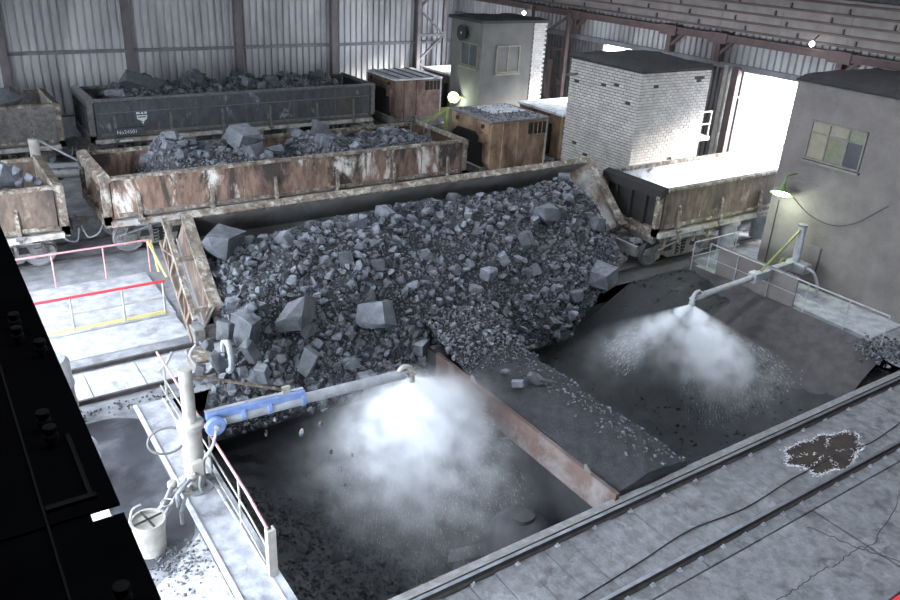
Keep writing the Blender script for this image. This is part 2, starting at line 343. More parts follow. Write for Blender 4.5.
# ------------------------------------------------------------------ pits
pitm = MB()
def quad(mb, *p): mb.add(p, [tuple(range(len(p)))])
for (x0, x1, cx, cy) in ((PX0, PXD0, 7.8, 11.2), (PXD1, PX1, 16.0, 11.6)):
    zb = -5.0; a = [(x0, PY0), (x1, PY0), (x1, PY1), (x0, PY1)]; inn = [(cx-1.4, cy-1.6), (cx+1.4, cy-1.6), (cx+1.4, cy+1.6), (cx-1.4, cy+1.6)]
    for i in range(4):
        j = (i+1) % 4
        quad(pitm, (*a[i], 0 if a[i][1] > 9 else -.26), (*a[j], 0 if a[j][1] > 9 else -.26), (*a[j], -1.6), (*a[i], -1.6)); quad(pitm, (*a[i], -1.6), (*a[j], -1.6), (*inn[j], zb), (*inn[i], zb))
    quad(pitm, *[(*q, zb) for q in inn])
struct('wall_pit', pitm, m_pit)
def noise2(x, y, s=1.0):
    return (math.sin(x*2.1*s+1.3)*math.cos(y*1.7*s+.4) + .6*math.sin(x*4.3*s+y*3.1*s) + .4*math.sin(x*8.7*s-y*7.9*s+2) + .25*math.sin(x*17*s+y*13*s))/2.2
def surface(fn, nu, nv):                               # grid mesh from fn(u, v)
    m = MB(); m.v = [tuple(fn(i/nu, j/nv)) for j in range(nv+1) for i in range(nu+1)]
    m.f = [(j*(nu+1)+i, j*(nu+1)+i+1, (j+1)*(nu+1)+i+1, (j+1)*(nu+1)+i) for j in range(nv) for i in range(nu)]; return m
# the divider between the pits
dv = MB(); dv.box((PXD0+.06, PY0, -5), (PXD1, PY1, -.06)); wall_div = struct('wall_divider', dv, m_pit)
obj('side_plate', MB().box((PXD0-.06, PY0-.05, -.60), (PXD0+.04, 14.6, .08)), m_divrust, wall_div)
for y in (9.0, 13.0): obj('lug', MB().prism([(y-.12, .05), (y+.1, .05), (y+.1, .2)], .05, 'x', PXD0-.05), m_under, wall_div)
def div_top(u, v):
    x = PXD0 + .03 + u*2.2; y = PY0 - .06 + v*7.3
    e = min(u, 1-u)*2; return (x + .10*noise2(y, u*3)*u, y, .04 + .14*(e**.6) + .55*max(0, (y-13.0)/2.3)**1.2 - 1.2*max(0, u-.93)/.07 - (.5 if v < .012 else 0) + .06*noise2(x*1.5, y*1.5) )
tag(obj('spilled_dust', surface(div_top, 26, 80), m_fine, wall_div, True), kind='stuff')

# ------------------------------------------------------------------ rocks
def rock_template(seed, n=13):
    r = random.Random(seed); bm = bmesh.new()
    sx, sy, sz = r.uniform(.75, 1.25), r.uniform(.65, 1.0), r.uniform(.5, .85)
    for _ in range(n):
        v = Vector((r.gauss(0, 1), r.gauss(0, 1), r.gauss(0, 1))).normalized()
        k = 1.0 / max(abs(v.x), abs(v.y), abs(v.z))**.55           # push towards a box: blocky, faceted lumps
        bm.verts.new((v.x*sx*k*.5, v.y*sy*k*.5, v.z*sz*k*.5))
    res = bmesh.ops.convex_hull(bm, input=bm.verts); bmesh.ops.delete(bm, geom=[g for g in res['geom_interior'] if isinstance(g, bmesh.types.BMVert)], context='VERTS')
    bmesh.ops.triangulate(bm, faces=bm.faces); bmesh.ops.recalc_face_normals(bm, faces=bm.faces); bm.verts.index_update()
    V = np.array([v.co[:] for v in bm.verts]); T = np.array([[v.index for v in f.verts] for f in bm.faces]); bm.free(); return V, T
TEMPL = [rock_template(100+k, 11 + k % 6) for k in range(28)]
LUMP = [mesh_np('ore_lump', V, T, m_ore) for V, T in [rock_template(300+k, 16 + k % 8) for k in range(24)]]
def block_template(seed):
    r = random.Random(seed); bm = bmesh.new(); a, b, c = r.uniform(.42, .52), r.uniform(.34, .46), r.uniform(.34, .46)
    for x in (-1, 1):
        for y in (-1, 1):
            for z in (-1, 1):
                if r.random() < .25:
                    for _ in range(2): bm.verts.new((x*a*r.uniform(.5, 1), y*b*r.uniform(.5, 1), z*c*r.uniform(.5, 1)))
                else: bm.verts.new((x*a*r.uniform(.6, 1.08), y*b*r.uniform(.6, 1.08), z*c*r.uniform(.6, 1.08)))
    for _ in range(7):
        v = Vector((r.gauss(0, 1), r.gauss(0, 1), r.gauss(0, 1))).normalized(); k = r.uniform(.92, 1.1)/max(abs(v.x), abs(v.y), abs(v.z))**.75; bm.verts.new((v.x*k*a*.98, v.y*k*b*.98, v.z*k*c*.98))
    res = bmesh.ops.convex_hull(bm, input=bm.verts); bmesh.ops.delete(bm, geom=[g for g in res['geom_interior'] if isinstance(g, bmesh.types.BMVert)], context='VERTS')
    bmesh.ops.triangulate(bm, faces=bm.faces); bmesh.ops.recalc_face_normals(bm, faces=bm.faces); bm.verts.index_update()
    V = np.array([v.co[:] for v in bm.verts]); T = np.array([[v.index for v in f.verts] for f in bm.faces]); bm.free(); return V, T
BLOCK = [mesh_np('ore_block', *block_template(700+k), m_ore) for k in range(14)]
def rot_mats(n):
    q = rng.normal(size=(n, 4)); q /= np.linalg.norm(q, axis=1)[:, None]; w_, x, y, z = q.T
    return np.stack([np.stack([1-2*(y*y+z*z), 2*(x*y-z*w_), 2*(x*z+y*w_)], 1), np.stack([2*(x*y+z*w_), 1-2*(x*x+z*z), 2*(y*z-x*w_)], 1), np.stack([2*(x*z-y*w_), 2*(y*z+x*w_), 1-2*(x*x+y*y)], 1)], 1)
def rubble(name, P, sizes, mat, label, origin, parent=None, cat='rubble'):
    P = np.asarray(P, float); sizes = np.asarray(sizes, float); R = rot_mats(len(P)); which = rng.integers(0, len(TEMPL), len(P)); VV = []; TT = []; base = 0
    for t, (V, T) in enumerate(TEMPL):
        idx = np.nonzero(which == t)[0]
        if len(idx) == 0: continue
        W = np.einsum('nij,vj->nvi', R[idx], V)*sizes[idx][:, None, None] + P[idx][:, None, :]
        VV.append(W.reshape(-1, 3)); TT.append((T[None] + (base + np.arange(len(idx))*len(V))[:, None, None]).reshape(-1, 3)); base += len(idx)*len(V)
    off = np.array(wloc(parent) if parent is not None else origin, float)
    me = mesh_np(name, np.concatenate(VV) - off, np.concatenate(TT), mat); o = bpy.data.objects.new(name, me); link(o, parent)
    if parent is None: o.location = off; tag(o, label, cat)
    return tag(o, kind='stuff')
NL = [0]
def lump(pos, size, label, group=None, rot=None, scale=(1, 1, 1), k=None):
    me = BLOCK[NL[0] % len(BLOCK)] if size > .38 and NL[0] % 3 else LUMP[(NL[0]*7 + 3) % len(LUMP)]; NL[0] += 1
    o = bpy.data.objects.new('ore_lump', me); link(o); o.location = pos; o.scale = [size*c for c in scale]
    o.rotation_euler = rot if rot is not None else ([random.uniform(-.5, .5), random.uniform(-.5, .5), random.uniform(0, 6.28)] if scale[2] < 1.2 else [random.uniform(-.3, .3), random.uniform(-.4, .4), random.uniform(0, 6.28)])
    return tag(o, label, 'ore lump', group)
def size_dist(n, lo, hi, p=2.2): u = rng.random(n); return lo*(1 + u*((hi/lo)**(-p) - 1))**(-1/p)

# ------------------------------------------------------------------ ore pouring out of the tipped wagon
PROF = [(18.50, 2.42), (17.4, 2.10), (16.3, 1.38), (15.35, .15), (14.95, -.9)]
LEN = [0]
for a, b in zip(PROF[:-1], PROF[1:]): LEN.append(LEN[-1] + math.hypot(b[0]-a[0], b[1]-a[1]))
def prof(t):
    s = t*LEN[-1]
    for i in range(len(PROF)-1):
        if s <= LEN[i+1] or i == len(PROF)-2:
            k = (s-LEN[i])/(LEN[i+1]-LEN[i]); a, b = PROF[i], PROF[i+1]; L_ = LEN[i+1]-LEN[i]
            return a[0]+(b[0]-a[0])*k, a[1]+(b[1]-a[1])*k, ((b[1]-a[1])/L_, -(b[0]-a[0])/L_)
def xlim(t):
    lo = 5.2 if t < .5 else 5.2 - (t-.5)*2.6
    hi = 17.75 if t < .62 else 17.75 - (t-.62)*7
    return lo, hi
def ore_pt(X, t, lift=0.0):
    y_, z_, n = prof(t); ny, nz = n
    if nz < 0: ny, nz = -ny, -nz
    d_ = .16*noise2(X*.55, t*5) + .07*noise2(X*1.6, t*14) + .12*math.sin(math.pi*min(1, t*1.7)) + .30*max(0, 1-t/.45)*min(1, max(0, (X-6.2)/2.0)) + lift
    if t < .05: d_ -= (.05-t)*2
    e = min(X-xlim(t)[0], xlim(t)[1]-X)
    if e < .8: d_ -= .35*(1-max(e, 0)/.8)**2
    return Vector((X, y_ + ny*d_, z_ + nz*d_)), Vector((0, ny, nz))
def ore_fn(u, v):
    lo, hi = xlim(v); return ore_pt(lo+(hi-lo)*u, v)[0]
one('ore_slide', surface(ore_fn, 150, 70), m_fine, 'dark fine ore sheet sliding out of the tipped wagon into the pits', 'ore', (11, 16, 1), None, True, 'stuff')
P = []; sz = []
for s_ in size_dist(15000, .05, .34, 1.7):
    t = random.random()*.99; lo, hi = xlim(t); X = random.uniform(lo+.05, hi-.05)
    dens = .5 + .5*noise2(X*.8 + 3, t*4 + 1) - .45*math.exp(-((X-12)/1.8)**2 - ((t-.5)/.35)**2)
    if random.random() > .25 + dens: s_ = min(s_, .065)
    p, n = ore_pt(X, t, s_*.12); P.append(p); sz.append(s_)
rubble('ore_rubble', P, sz, m_ore, 'small broken ore pieces covering the slide from the tipped wagon', (11, 16, 1), None, 'ore rubble')
def ore_hit(px, py):
    best = None; d = ray(px, py)
    for a, b in zip(PROF[:-1], PROF[1:]):
        n = Vector((0, -(b[1]-a[1]), b[0]-a[0])); k = (Vector((0, a[0], a[1]))-EYE).dot(n)/d.dot(n); p = EYE + d*k
        if min(a[0], b[0])-.01 <= p.y <= max(a[0], b[0])+.01: return p
    return at_z(px, py, 0)
# lumps that stand out
BIG = [(291, 321, 1.15, 'largest squared pale ore block low on the slide, left half', (1,.9,.9)), (221, 248, .84, 'big smooth grey ore slab in the upper left corner of the tipped wagon', (1.1,.9,.75)), (370, 319, .85, 'upright pale ore block near mid slide above the left boom', (.8,1,1)),
       (540, 220, .95, 'big pointed pale ore block high on the right of the slide', (.8,.9,1.1)), (597, 281, .72, 'dark rounded ore boulder at the right edge of the slide', (1,1,.9)), (298, 230, .0, '', None),
       (459, 194, .75, 'flat dark ore slab under the far rim right of centre', (1.3,.8,.6)), (523, 185, .55, 'small ore slab at the far rim near the right end', (1.2,.8,.6)), (305, 364, .6, 'long pale ore splinter just left of the mist', (.6,.7,1.3)),
       (285, 165, .0, '', None), (352, 230, .6, 'tilted pale ore slab in the upper middle of the slide', (1.2,.7,.5)), (424, 258, .4, 'small egg-shaped ore stone at the slide centre', (.8,.8,1.2)), (243, 333, .7, 'pale ore block at the left edge beside the broken end frame', (.9,.7,1.2)),
       (262, 215, .5, 'ore block beside the dark back board at upper left', (1,.8,.8)), (337, 223, .6, 'long leaning ore slab under the back board', (1.3,.7,.5)), (305, 332, .45, 'broken ore chunk right of the largest block', (1,.8,.8)), (500, 262, .45, 'pale ore chunk at the right centre of the slide', (1,.8,.8))]
used = []
for px, py, s_, lab, sc in BIG:
    if s_ == 0: continue
    s_ *= 1.18; p = ore_hit(px, py); lump(p + Vector((0, -.27, .27))*s_, s_, lab, None, None, sc); used.append((p, s_))
n_made = 0; tries = 0
while n_made < 165 and tries < 6000:
    tries += 1; t = random.random()*.95; lo, hi = xlim(t); X = random.uniform(lo+.2, hi-.2); s_ = float(size_dist(1, .24, .62, 2.4)[0])
    p, n = ore_pt(X, t, s_*.18)
    if any((p-q).length < (s_+r_)*.42 for q, r_ in used): continue
    used.append((p, s_)); n_made += 1
    lump(p, s_, '%s angular ore lump %s, %s of the slide' % ('chunky' if s_ > .36 else 'small', 'under the raised rim' if t < .25 else 'halfway down' if t < .6 else 'at the falling lower edge', ('far left end', 'left middle', 'centre', 'right middle', 'far right end')[min(4, int((X-5)/2.7))]), 'ore lumps on the slide')
for k, (px, py, s_) in enumerate([(207, 345, .45), (217, 362, .5), (200, 372, .4), (233, 385, .35), (262, 372, .5), (250, 350, .55), (320, 385, .3), (225, 330, .5), (212, 380, .35), (243, 372, .4)]):
    lump(at_y(px, py, 14.9 + .05*k), s_*1.0, 'pale ore lump in mid-air falling past the left slide edge', 'ore lumps in mid-air', None, (.7, .7, 1.25))
for px, py, s_ in [(302, 433, .16), (321, 425, .14), (275, 420, .1), (266, 433, .13), (340, 470, .14), (352, 455, .12), (331, 452, .1), (345, 485, .12)]:
    lump(at_y(px, py, 12.9), s_*1.2, 'tiny ore piece dropping into the left pit under the boom', 'ore bits dropping into the pit', None, (.6, .6, 1.5))
# rocks on the divider
for px, py, s_, lab in [(536, 379, .55, 'pale flat rock lying on the far end of the divider'), (518, 383, .4, 'grey rock beside the pale flat rock on the divider'), (547, 381, .35, 'small rock right of the pale flat rock on the divider'), (505, 371, .35, 'rock farthest back on the divider under the slide')]:
    lump(at_z(px, py, .3), s_, lab, None, None, (1, .8, .5))
P = []; sz = []
for _ in range(420):
    v = random.random(); u = min(.9, max(0, random.gauss(.78, .16))); x, y, z = div_top(u, v); P.append((x, y, z)); sz.append(random.uniform(.025, .1))
for s_ in size_dist(1100, .05, .24, 2.0):
    v = random.uniform(.68, 1); x, y, z = div_top(random.random(), v); P.append((x, y, z + .05)); sz.append(s_*min(1, (v-.6)*5))
rubble('gravel', P, sz, m_ore, None, None, wall_div)
# ore lying in the pits
def pit_left(u, v):
    x = PX0 + .02 + u*4.6; y = PY0 + .05 + v*7.2; e = u
    return (x, y, -.35 - 3.3*min(1, e*1.05)**1.0 + .18*noise2(x, y) - .5*max(0, v-.35)*(1-u)*2)
one('ore_heap', surface(pit_left, 50, 60), m_pitfine, 'dark ore bank on the left side of the left pit', 'ore', (6, 11, -2), None, True, 'stuff')
P = []; sz = []
for s_ in size_dist(2600, .05, .30, 2.2):
    u = random.random(); v = random.random()*.75; x, y, z = pit_left(u, v); P.append((x, y, z+s_*.1)); sz.append(s_)
rubble('ore_rubble', P, sz, m_pitfine, 'loose ore pieces on the dark bank in the left pit', (6, 11, -2), None, 'ore rubble')
def pit_right(u, v):
    x = PXD1 + .05 + u*8.8; y = PY0 + .05 + v*7.5
    base = -2.4 + 1.9*max(0, (u-.42)/.58)**1.1 + 4.2*max(0, v-.55)**1.1*min(1, .25+u)
    base = min(base, -.34 + .36*v**3); return (x, y, base + .12*noise2(x, y)*(1-v**6))
one('ore_heap', surface(pit_right, 60, 50), m_pitfine, 'dark fine ore filling the right pit', 'ore', (16, 11, -2), None, True, 'stuff')
P = []; sz = []
for s_ in size_dist(1800, .04, .18, 2.4):
    u = random.random(); v = random.random(); x, y, z = pit_right(u, v); P.append((x, y, z)); sz.append(s_)
rubble('ore_rubble', P, sz, m_pitfine, 'scattered ore bits over the right pit floor', (16, 11, -2), None, 'ore rubble')
def track_dust(u, v):
    x = 11.0 + u*10.2; y = 15.70 + v*.78; return (x, y, .012 + .05*math.sin(math.pi*v) + .02*noise2(x, y*3))
one('dust_bank', surface(track_dust, 50, 6), m_ramp, 'low bank of dark dust along the tipping track behind the right pit', 'dust', (16, 16, 0), None, True, 'stuff')
# brown dust ramp under the right railing
def ramp_fn(u, v):
    y = 8.9 + v*6.8; x0 = 18.0 + 1.3*(1-v)**2 + .12*math.sin(v*9); x = x0 + (PX1+.05-x0)*u
    return (x, y, -1.25 + 1.3*u**.8 + .03*noise2(x, y))
one('dust_ramp', surface(ramp_fn, 26, 30), m_ramp, 'smooth brown dust ramp sloping from the right railing into the pit', 'ramp', (19, 12, -1), None, True, 'stuff')
P = []; sz = []
for _ in range(420):
    x = random.gauss(20.95, .45); y = random.gauss(8.95, .32)
    P.append((x, y, .02 + .12*math.exp(-((x-20.9)**2+(y-9)**2)) - .05)); sz.append(random.uniform(.03, .13))
rubble('ore_rubble', P, sz, m_ore, 'heap of ore crumbs at the right railing end', (20.9, 9, 0), None, 'ore rubble')
# crusher head in the left pit
cr = thing('crusher_head', 'dusty domed crusher cap half hidden low in the left pit', 'crusher', (9.0, 9.75, -2.4))
obj('dome', MB().lathe([(.72, -2.6), (.74, -1.9), (.66, -1.55), (.5, -1.32), (.3, -1.22)], (9.0, 9.75, 0), 24), m_pitmetal, cr, True)
obj('cap', MB().lathe([(.27, -1.24), (.27, -1.12), (.2, -1.09)], (9.0, 9.75, 0), 20), m_pitmetal, cr, True)
for a in ((-1.2, 1.0), (.6, .8)):
    obj('spider_arm', MB().bar((9.0, 9.75, -2.1), (9.0+a[0]*.9, 9.75+a[1]*.9, -2.7), .4, .4), m_pitmetal, cr)

# ------------------------------------------------------------------ foreground track
def rail_profile(h=.15): return [(-.07, -h), (.07, -h), (.07, -h+.012), (.012, -h+.03), (.012, -.045), (.036, -.035), (.036, -.004), (-.036, -.004), (-.036, -.035), (-.012, -.045), (-.012, -h+.03), (-.07, -h+.012)]
def rail(y, ztop, x0, x1, label, clips=None, group=None, mhead=None):
    t = thing('rail', label, 'rail', ((x0+x1)/2, y, ztop-.15), group)
    obj('web', MB().prism([(a+y, b+ztop) for a, b in rail_profile()], x1-x0, 'x', x0), m_rail, t)
    obj('head', MB().box((x0, y-.034, ztop-.004), (x1, y+.034, ztop)), mhead or m_railtop, t)
    if clips:
        cm = mesh_of('clip', MB().box((-.045, -.035, 0), (.045, .035, .025)).lathe([(.022, .025), (.022, .07)], (0, 0, 0), 6), m_steel_plate)
        x = clips[0]
        while x < clips[1]:
            for s_ in clips[3]: share('clip', cm, m_rail, t, (x + random.uniform(-.04, .04), y + .115*s_, ztop-.15 + .01))
            x += clips[2]
    return t
zf = -.13
rail(7.96, 0.0, XW0-4, XW1, 'worn foreground rail along the edge of the pits', (4.5, 22, .92, (-1,)))
rail(6.39, 0.0, XW0-4, XW1, 'worn foreground rail on the near side of the plank deck', (6, 20, .60, (-1,)))
one('edge_beam', MB().box((XW0, 8.06, -.45), (PX1, 8.24, -.06)).box((XW0, 8.04, -.06), (PX1, 8.10, -.015)), m_under, 'steel edge beam between the foreground rail and the pits', 'beam', (10, 8.15, -.4))
pk = [mesh_of('plank', MB().box((-.265, -.70, 0), (.265, .70, .12)), m_slab), mesh_of('plank', MB().box((-.264, -.69, 0), (.266, .70, .130)), m_slab), mesh_of('plank', MB().box((-.262, -.70, 0), (.264, .69, .112)), m_slab)]
x = 3.8
while x < 24:
    o = share('plank', random.choice(pk), m_slab, floor, (x, 7.175, zf-.125), (0, 0, random.uniform(-.006, .006))); x += .545
x = 3.0
for k in range(9):
    wd = 2.4
    obj('slab', MB().box((x, 6.06, -.26), (x+wd-.02, 6.31, zf)), m_slab, floor, False, .01); x += wd
for k, (a, b) in enumerate([(2.0, 7.6), (7.62, 13.2), (13.22, 24.0)]):
    obj('slab', MB().box((a, 3.95, -.26), (b-.02, 6.03, zf+.01)), m_slab, floor, False, .012)
    obj('slab', MB().box((a, -1.0, -.26), (b-.02, 3.9, zf+.01)), m_slab, floor, False, .012)
def crack(pix, wd):
    pts = []
    for (a, b), (c, d_) in zip(pix[:-1], pix[1:]):
        n = 9
        for i in range(n): t = i/n; pts.append(at_z(a+(c-a)*t, b+(d_-b)*t, zf+.013) + Vector((random.gauss(0, .018), random.gauss(0, .018), 0)))
    pts.append(at_z(*pix[-1], zf+.013)); obj('crack', MB().ribbon(pts, wd), m_crack, floor)
crack([(806, 526), (858, 548), (900, 562), (940, 578)], .022); crack([(896, 506), (872, 545), (858, 548), (840, 562), (816, 574), (797, 588), (778, 599), (760, 612)], .016)
crack([(900, 488), (896, 506)], .012)
# strip of kerb steel in the bottom right corner
one('kerb_angle', MB().box((9.5, 3.80, -.2), (24, 3.90, -.06)), m_red, 'red-painted kerb strip in the bottom right corner', 'kerb', (14, 3.85, -.2))
# cable lying on the planks
def smooth_path(pts, n=8):
    out = []; P_ = [Vector(p) for p in pts]
    for i in range(len(P_)-1):
        p0, p1, p2, p3 = P_[max(i-1, 0)], P_[i], P_[i+1], P_[min(i+2, len(P_)-1)]
        for k in range(n):
            t = k/n; out.append(.5*((2*p1) + (p2-p0)*t + (2*p0-5*p1+4*p2-p3)*t*t + (3*p1-p0-3*p2+p3)*t**3))
    return out + [P_[-1]]
cz = zf + .02
one('cable', MB().tube(smooth_path([at_z(a, b, cz) for a, b in [(560, 612), (640, 562), (690, 530), (745, 508), (790, 480), (812, 468), (845, 450), (870, 443), (900, 423), (925, 408)]]), .013, 6), m_blackline, 'thin black cable winding over the plank deck', 'cable', (11, 7, cz), None, True)
# muddy puddle with pale crust
ctr = at_z(826, 452, zf+.012); ring = []
for k in range(40):
    a = 2*math.pi*k/40; r_ = 1 + .10*math.sin(3*a+1) + .07*math.sin(7*a) + .05*math.sin(11*a+2)
    ring.append((ctr.x + 1.12*r_*math.cos(a), ctr.y + .50*r_*math.sin(a)))
pu = thing('puddle', 'muddy brown puddle with pale crusted rim between the foreground rails', 'puddle', ctr)
obj('water', MB().prism(ring, .008, 'z', ctr.z), m_puddle, pu)
cr_me = MB()
for k in range(1500):
    a = random.uniform(0, 6.283); q = random.gauss(1.0, .045)
    if k % 3 == 0: a = random.choice([.9, 2.5, 3.6, 4.4, 5.6]) + random.gauss(0, .06); q = random.uniform(.25, 1)
    r_ = (1 + .10*math.sin(3*a+1) + .07*math.sin(7*a) + .05*math.sin(11*a+2))*q
    x, y = ctr.x + 1.12*r_*math.cos(a), ctr.y + .50*r_*math.sin(a); s_ = random.uniform(.005, .016)
    if abs(y - 7.175) > .72: continue
    cr_me.lathe([(s_*1.3, ctr.z), (s_, ctr.z+s_*.5), (s_*.3, ctr.z+s_*.7)], (x + random.gauss(0, .02), y + random.gauss(0, .02), 0), 6)
tag(obj('crust', cr_me, m_crust, pu), kind='stuff')

# ------------------------------------------------------------------ tracks of the trains
for y, w_, nm in ((T1, .745, 'tipping track'), (T2, .76, 'middle track'), (T3, .76, 'back track')):
    for sg, side in ((-1, 'near'), (1, 'far')): rail(y+sg*w_, .12 if y == T1 else .07, XW0-4, 40, '%s rail of the %s under the ore wagons' % (side, nm), None, None, m_rail)
tk = mesh_of('track_panel', MB().box((-.56, -.60, 0), (.56, .60, .03)), m_pale)
for k in range(9): share('track_panel', tk, m_pale, floor, (-3 + 1.15*k, T1, 0.0), (0, 0, random.uniform(-.01, .01)))

# ------------------------------------------------------------------ ore wagons
def wheel_mesh(name):
    return mesh_of(name, MB().lathe([(.10, -.06), (.13, -.05), (.13, -.02), (.30, .0), (.38, -.02), (.39, -.06), (.455, -.065), (.455, .05), (.49, .06), (.49, .085), (.12, .09)], (0, 0, 0), 28, 'y'), m_wheel, True)
WHEEL = wheel_mesh('wheel')
RIMRING = mesh_of('tread', MB().lathe([(.452, .052), (.458, .052), (.458, -.062), (.452, -.062)], (0, 0, 0), 28, 'y'), m_tread, True)
def bogie(parent, xc, yc, z=.06, k=1.0):
    for sy in (-1, 1):
        yb = yc + sy*.80
        for sx in (-1, 1):
            o = share('wheel', WHEEL, m_wheel, parent, (xc + sx*.93*k, yb, z+.46), (0, 0, 0 if sy < 0 else math.pi))
            t = bpy.data.objects.new('tread', RIMRING); link(t, o)
        yo = yb + sy*.20; m = MB()
        pr_ = [(-1.35, .50), (-1.3, .66), (-.7, .80), (-.3, .92), (.3, .92), (.7, .80), (1.3, .66), (1.35, .50), (1.05, .40), (.6, .36), (.42, .22), (-.42, .22), (-.6, .36), (-1.05, .40)]
        m.prism([(xc+a*k, z+b) for a, b in pr_], .07, 'y', yo-.035); sf = obj('side_frame', m, m_under, parent, False, .012)
        for dx in (-.50, .50): obj('opening_shade', MB().prism([(xc+k*(dx-.16), z+.50), (xc+k*(dx+.16), z+.50), (xc+k*(dx+.12 if dx < 0 else dx+.08), z+.70), (xc+k*(dx-.08 if dx < 0 else dx-.12), z+.70)], .02, 'y', yo+sy*.035-.01), m_sootshade, sf)  # dark plates painting the shade of holes in the frame
        obj('opening_shade', MB().box((xc-.24, yo+sy*.03, z+.30), (xc+.24, yo+sy*.045, z+.74)), m_sootshade, sf)
        for dx in (-.93*k, .93*k): obj('axle_box', MB().box((xc+dx-.17, yo-.10, z+.30), (xc+dx+.17, yo+.10, z+.64)).lathe([(.11, -.14), (.11, .14)], (xc+dx, yo, z+.46), 12, 'y'), m_under, sf)
        for dx in (-.14, .14):
            obj('spring', MB().tube([(xc+dx + .07*math.cos(a*.9), yo + sy*.07 + .07*math.sin(a*.9), z+.3 + a*.0155) for a in range(28)], .016, 5), m_under, sf)
    for dx in (-.93*k, .93*k): obj('axle', MB().tube([(xc+dx, yc-.75, z+.46), (xc+dx, yc+.75, z+.46)], .07, 8), m_under, parent)
    obj('bolster', MB().box((xc-.2, yc-1.0, z+.45), (xc+.2, yc+1.0, z+.98)), m_under, parent)
def underframe(t, x0, x1, yc, zb, bk_=1.0, bare=False):
    obj('centre_sill', MB().box((x0-.1, yc-.28, zb-.5), (x1+.1, yc+.28, zb-.05)), m_under, t)
    for x in (x0+1.3, x1-1.3): bogie(t, x + (.25 if x < (x0+x1)/2 else -.25), yc, .06, bk_)
    n = 0 if bare else 5
    for k in range(n):                                   # tipping cylinders and cross bearers
        x = x0 + 3.3 + (x1-x0-6.6)*k/(n-1)
        obj('cross_bearer', MB().box((x-.1, yc-1.25, zb-.30), (x+.1, yc+1.25, zb-.05)), m_under, t)
    for x in (() if bare else (x0+4.0, x0+5.8, x1-5.8, x1-4.0)):
        for sy in (-1, 1): obj('tipping_cylinder', MB().lathe([(.24, zb-1.2), (.30, zb-1.15), (.30, zb-.40), (.37, zb-.35), (.37, zb-.15), (.2, zb-.1)], (x, yc+sy*1.0, 0), 16), m_grey, t, True)
    for x, s_ in ((x0, -1), (x1, 1)):                    # coupler and hose
        obj('coupler', MB().box((x, yc-.13, zb-.55), (x+s_*.55, yc+.13, zb-.30)).box((x+s_*.45, yc-.22, zb-.62), (x+s_*.72, yc+.2, zb-.22)), m_under, t, False, .02)
        obj('air_hose', MB().tube(smooth_path([(x, yc-.45, zb-.4), (x+s_*.2, yc-.48, zb-.75), (x+s_*.5, yc-.4, zb-.85), (x+s_*.62, yc-.25, zb-.5)], 5), .03, 6), m_grey, t, True)
        obj('buffer_beam', MB().box((x-.06, yc-1.2, zb-.42), (x+.06, yc+1.2, zb-.08)), m_under, t)
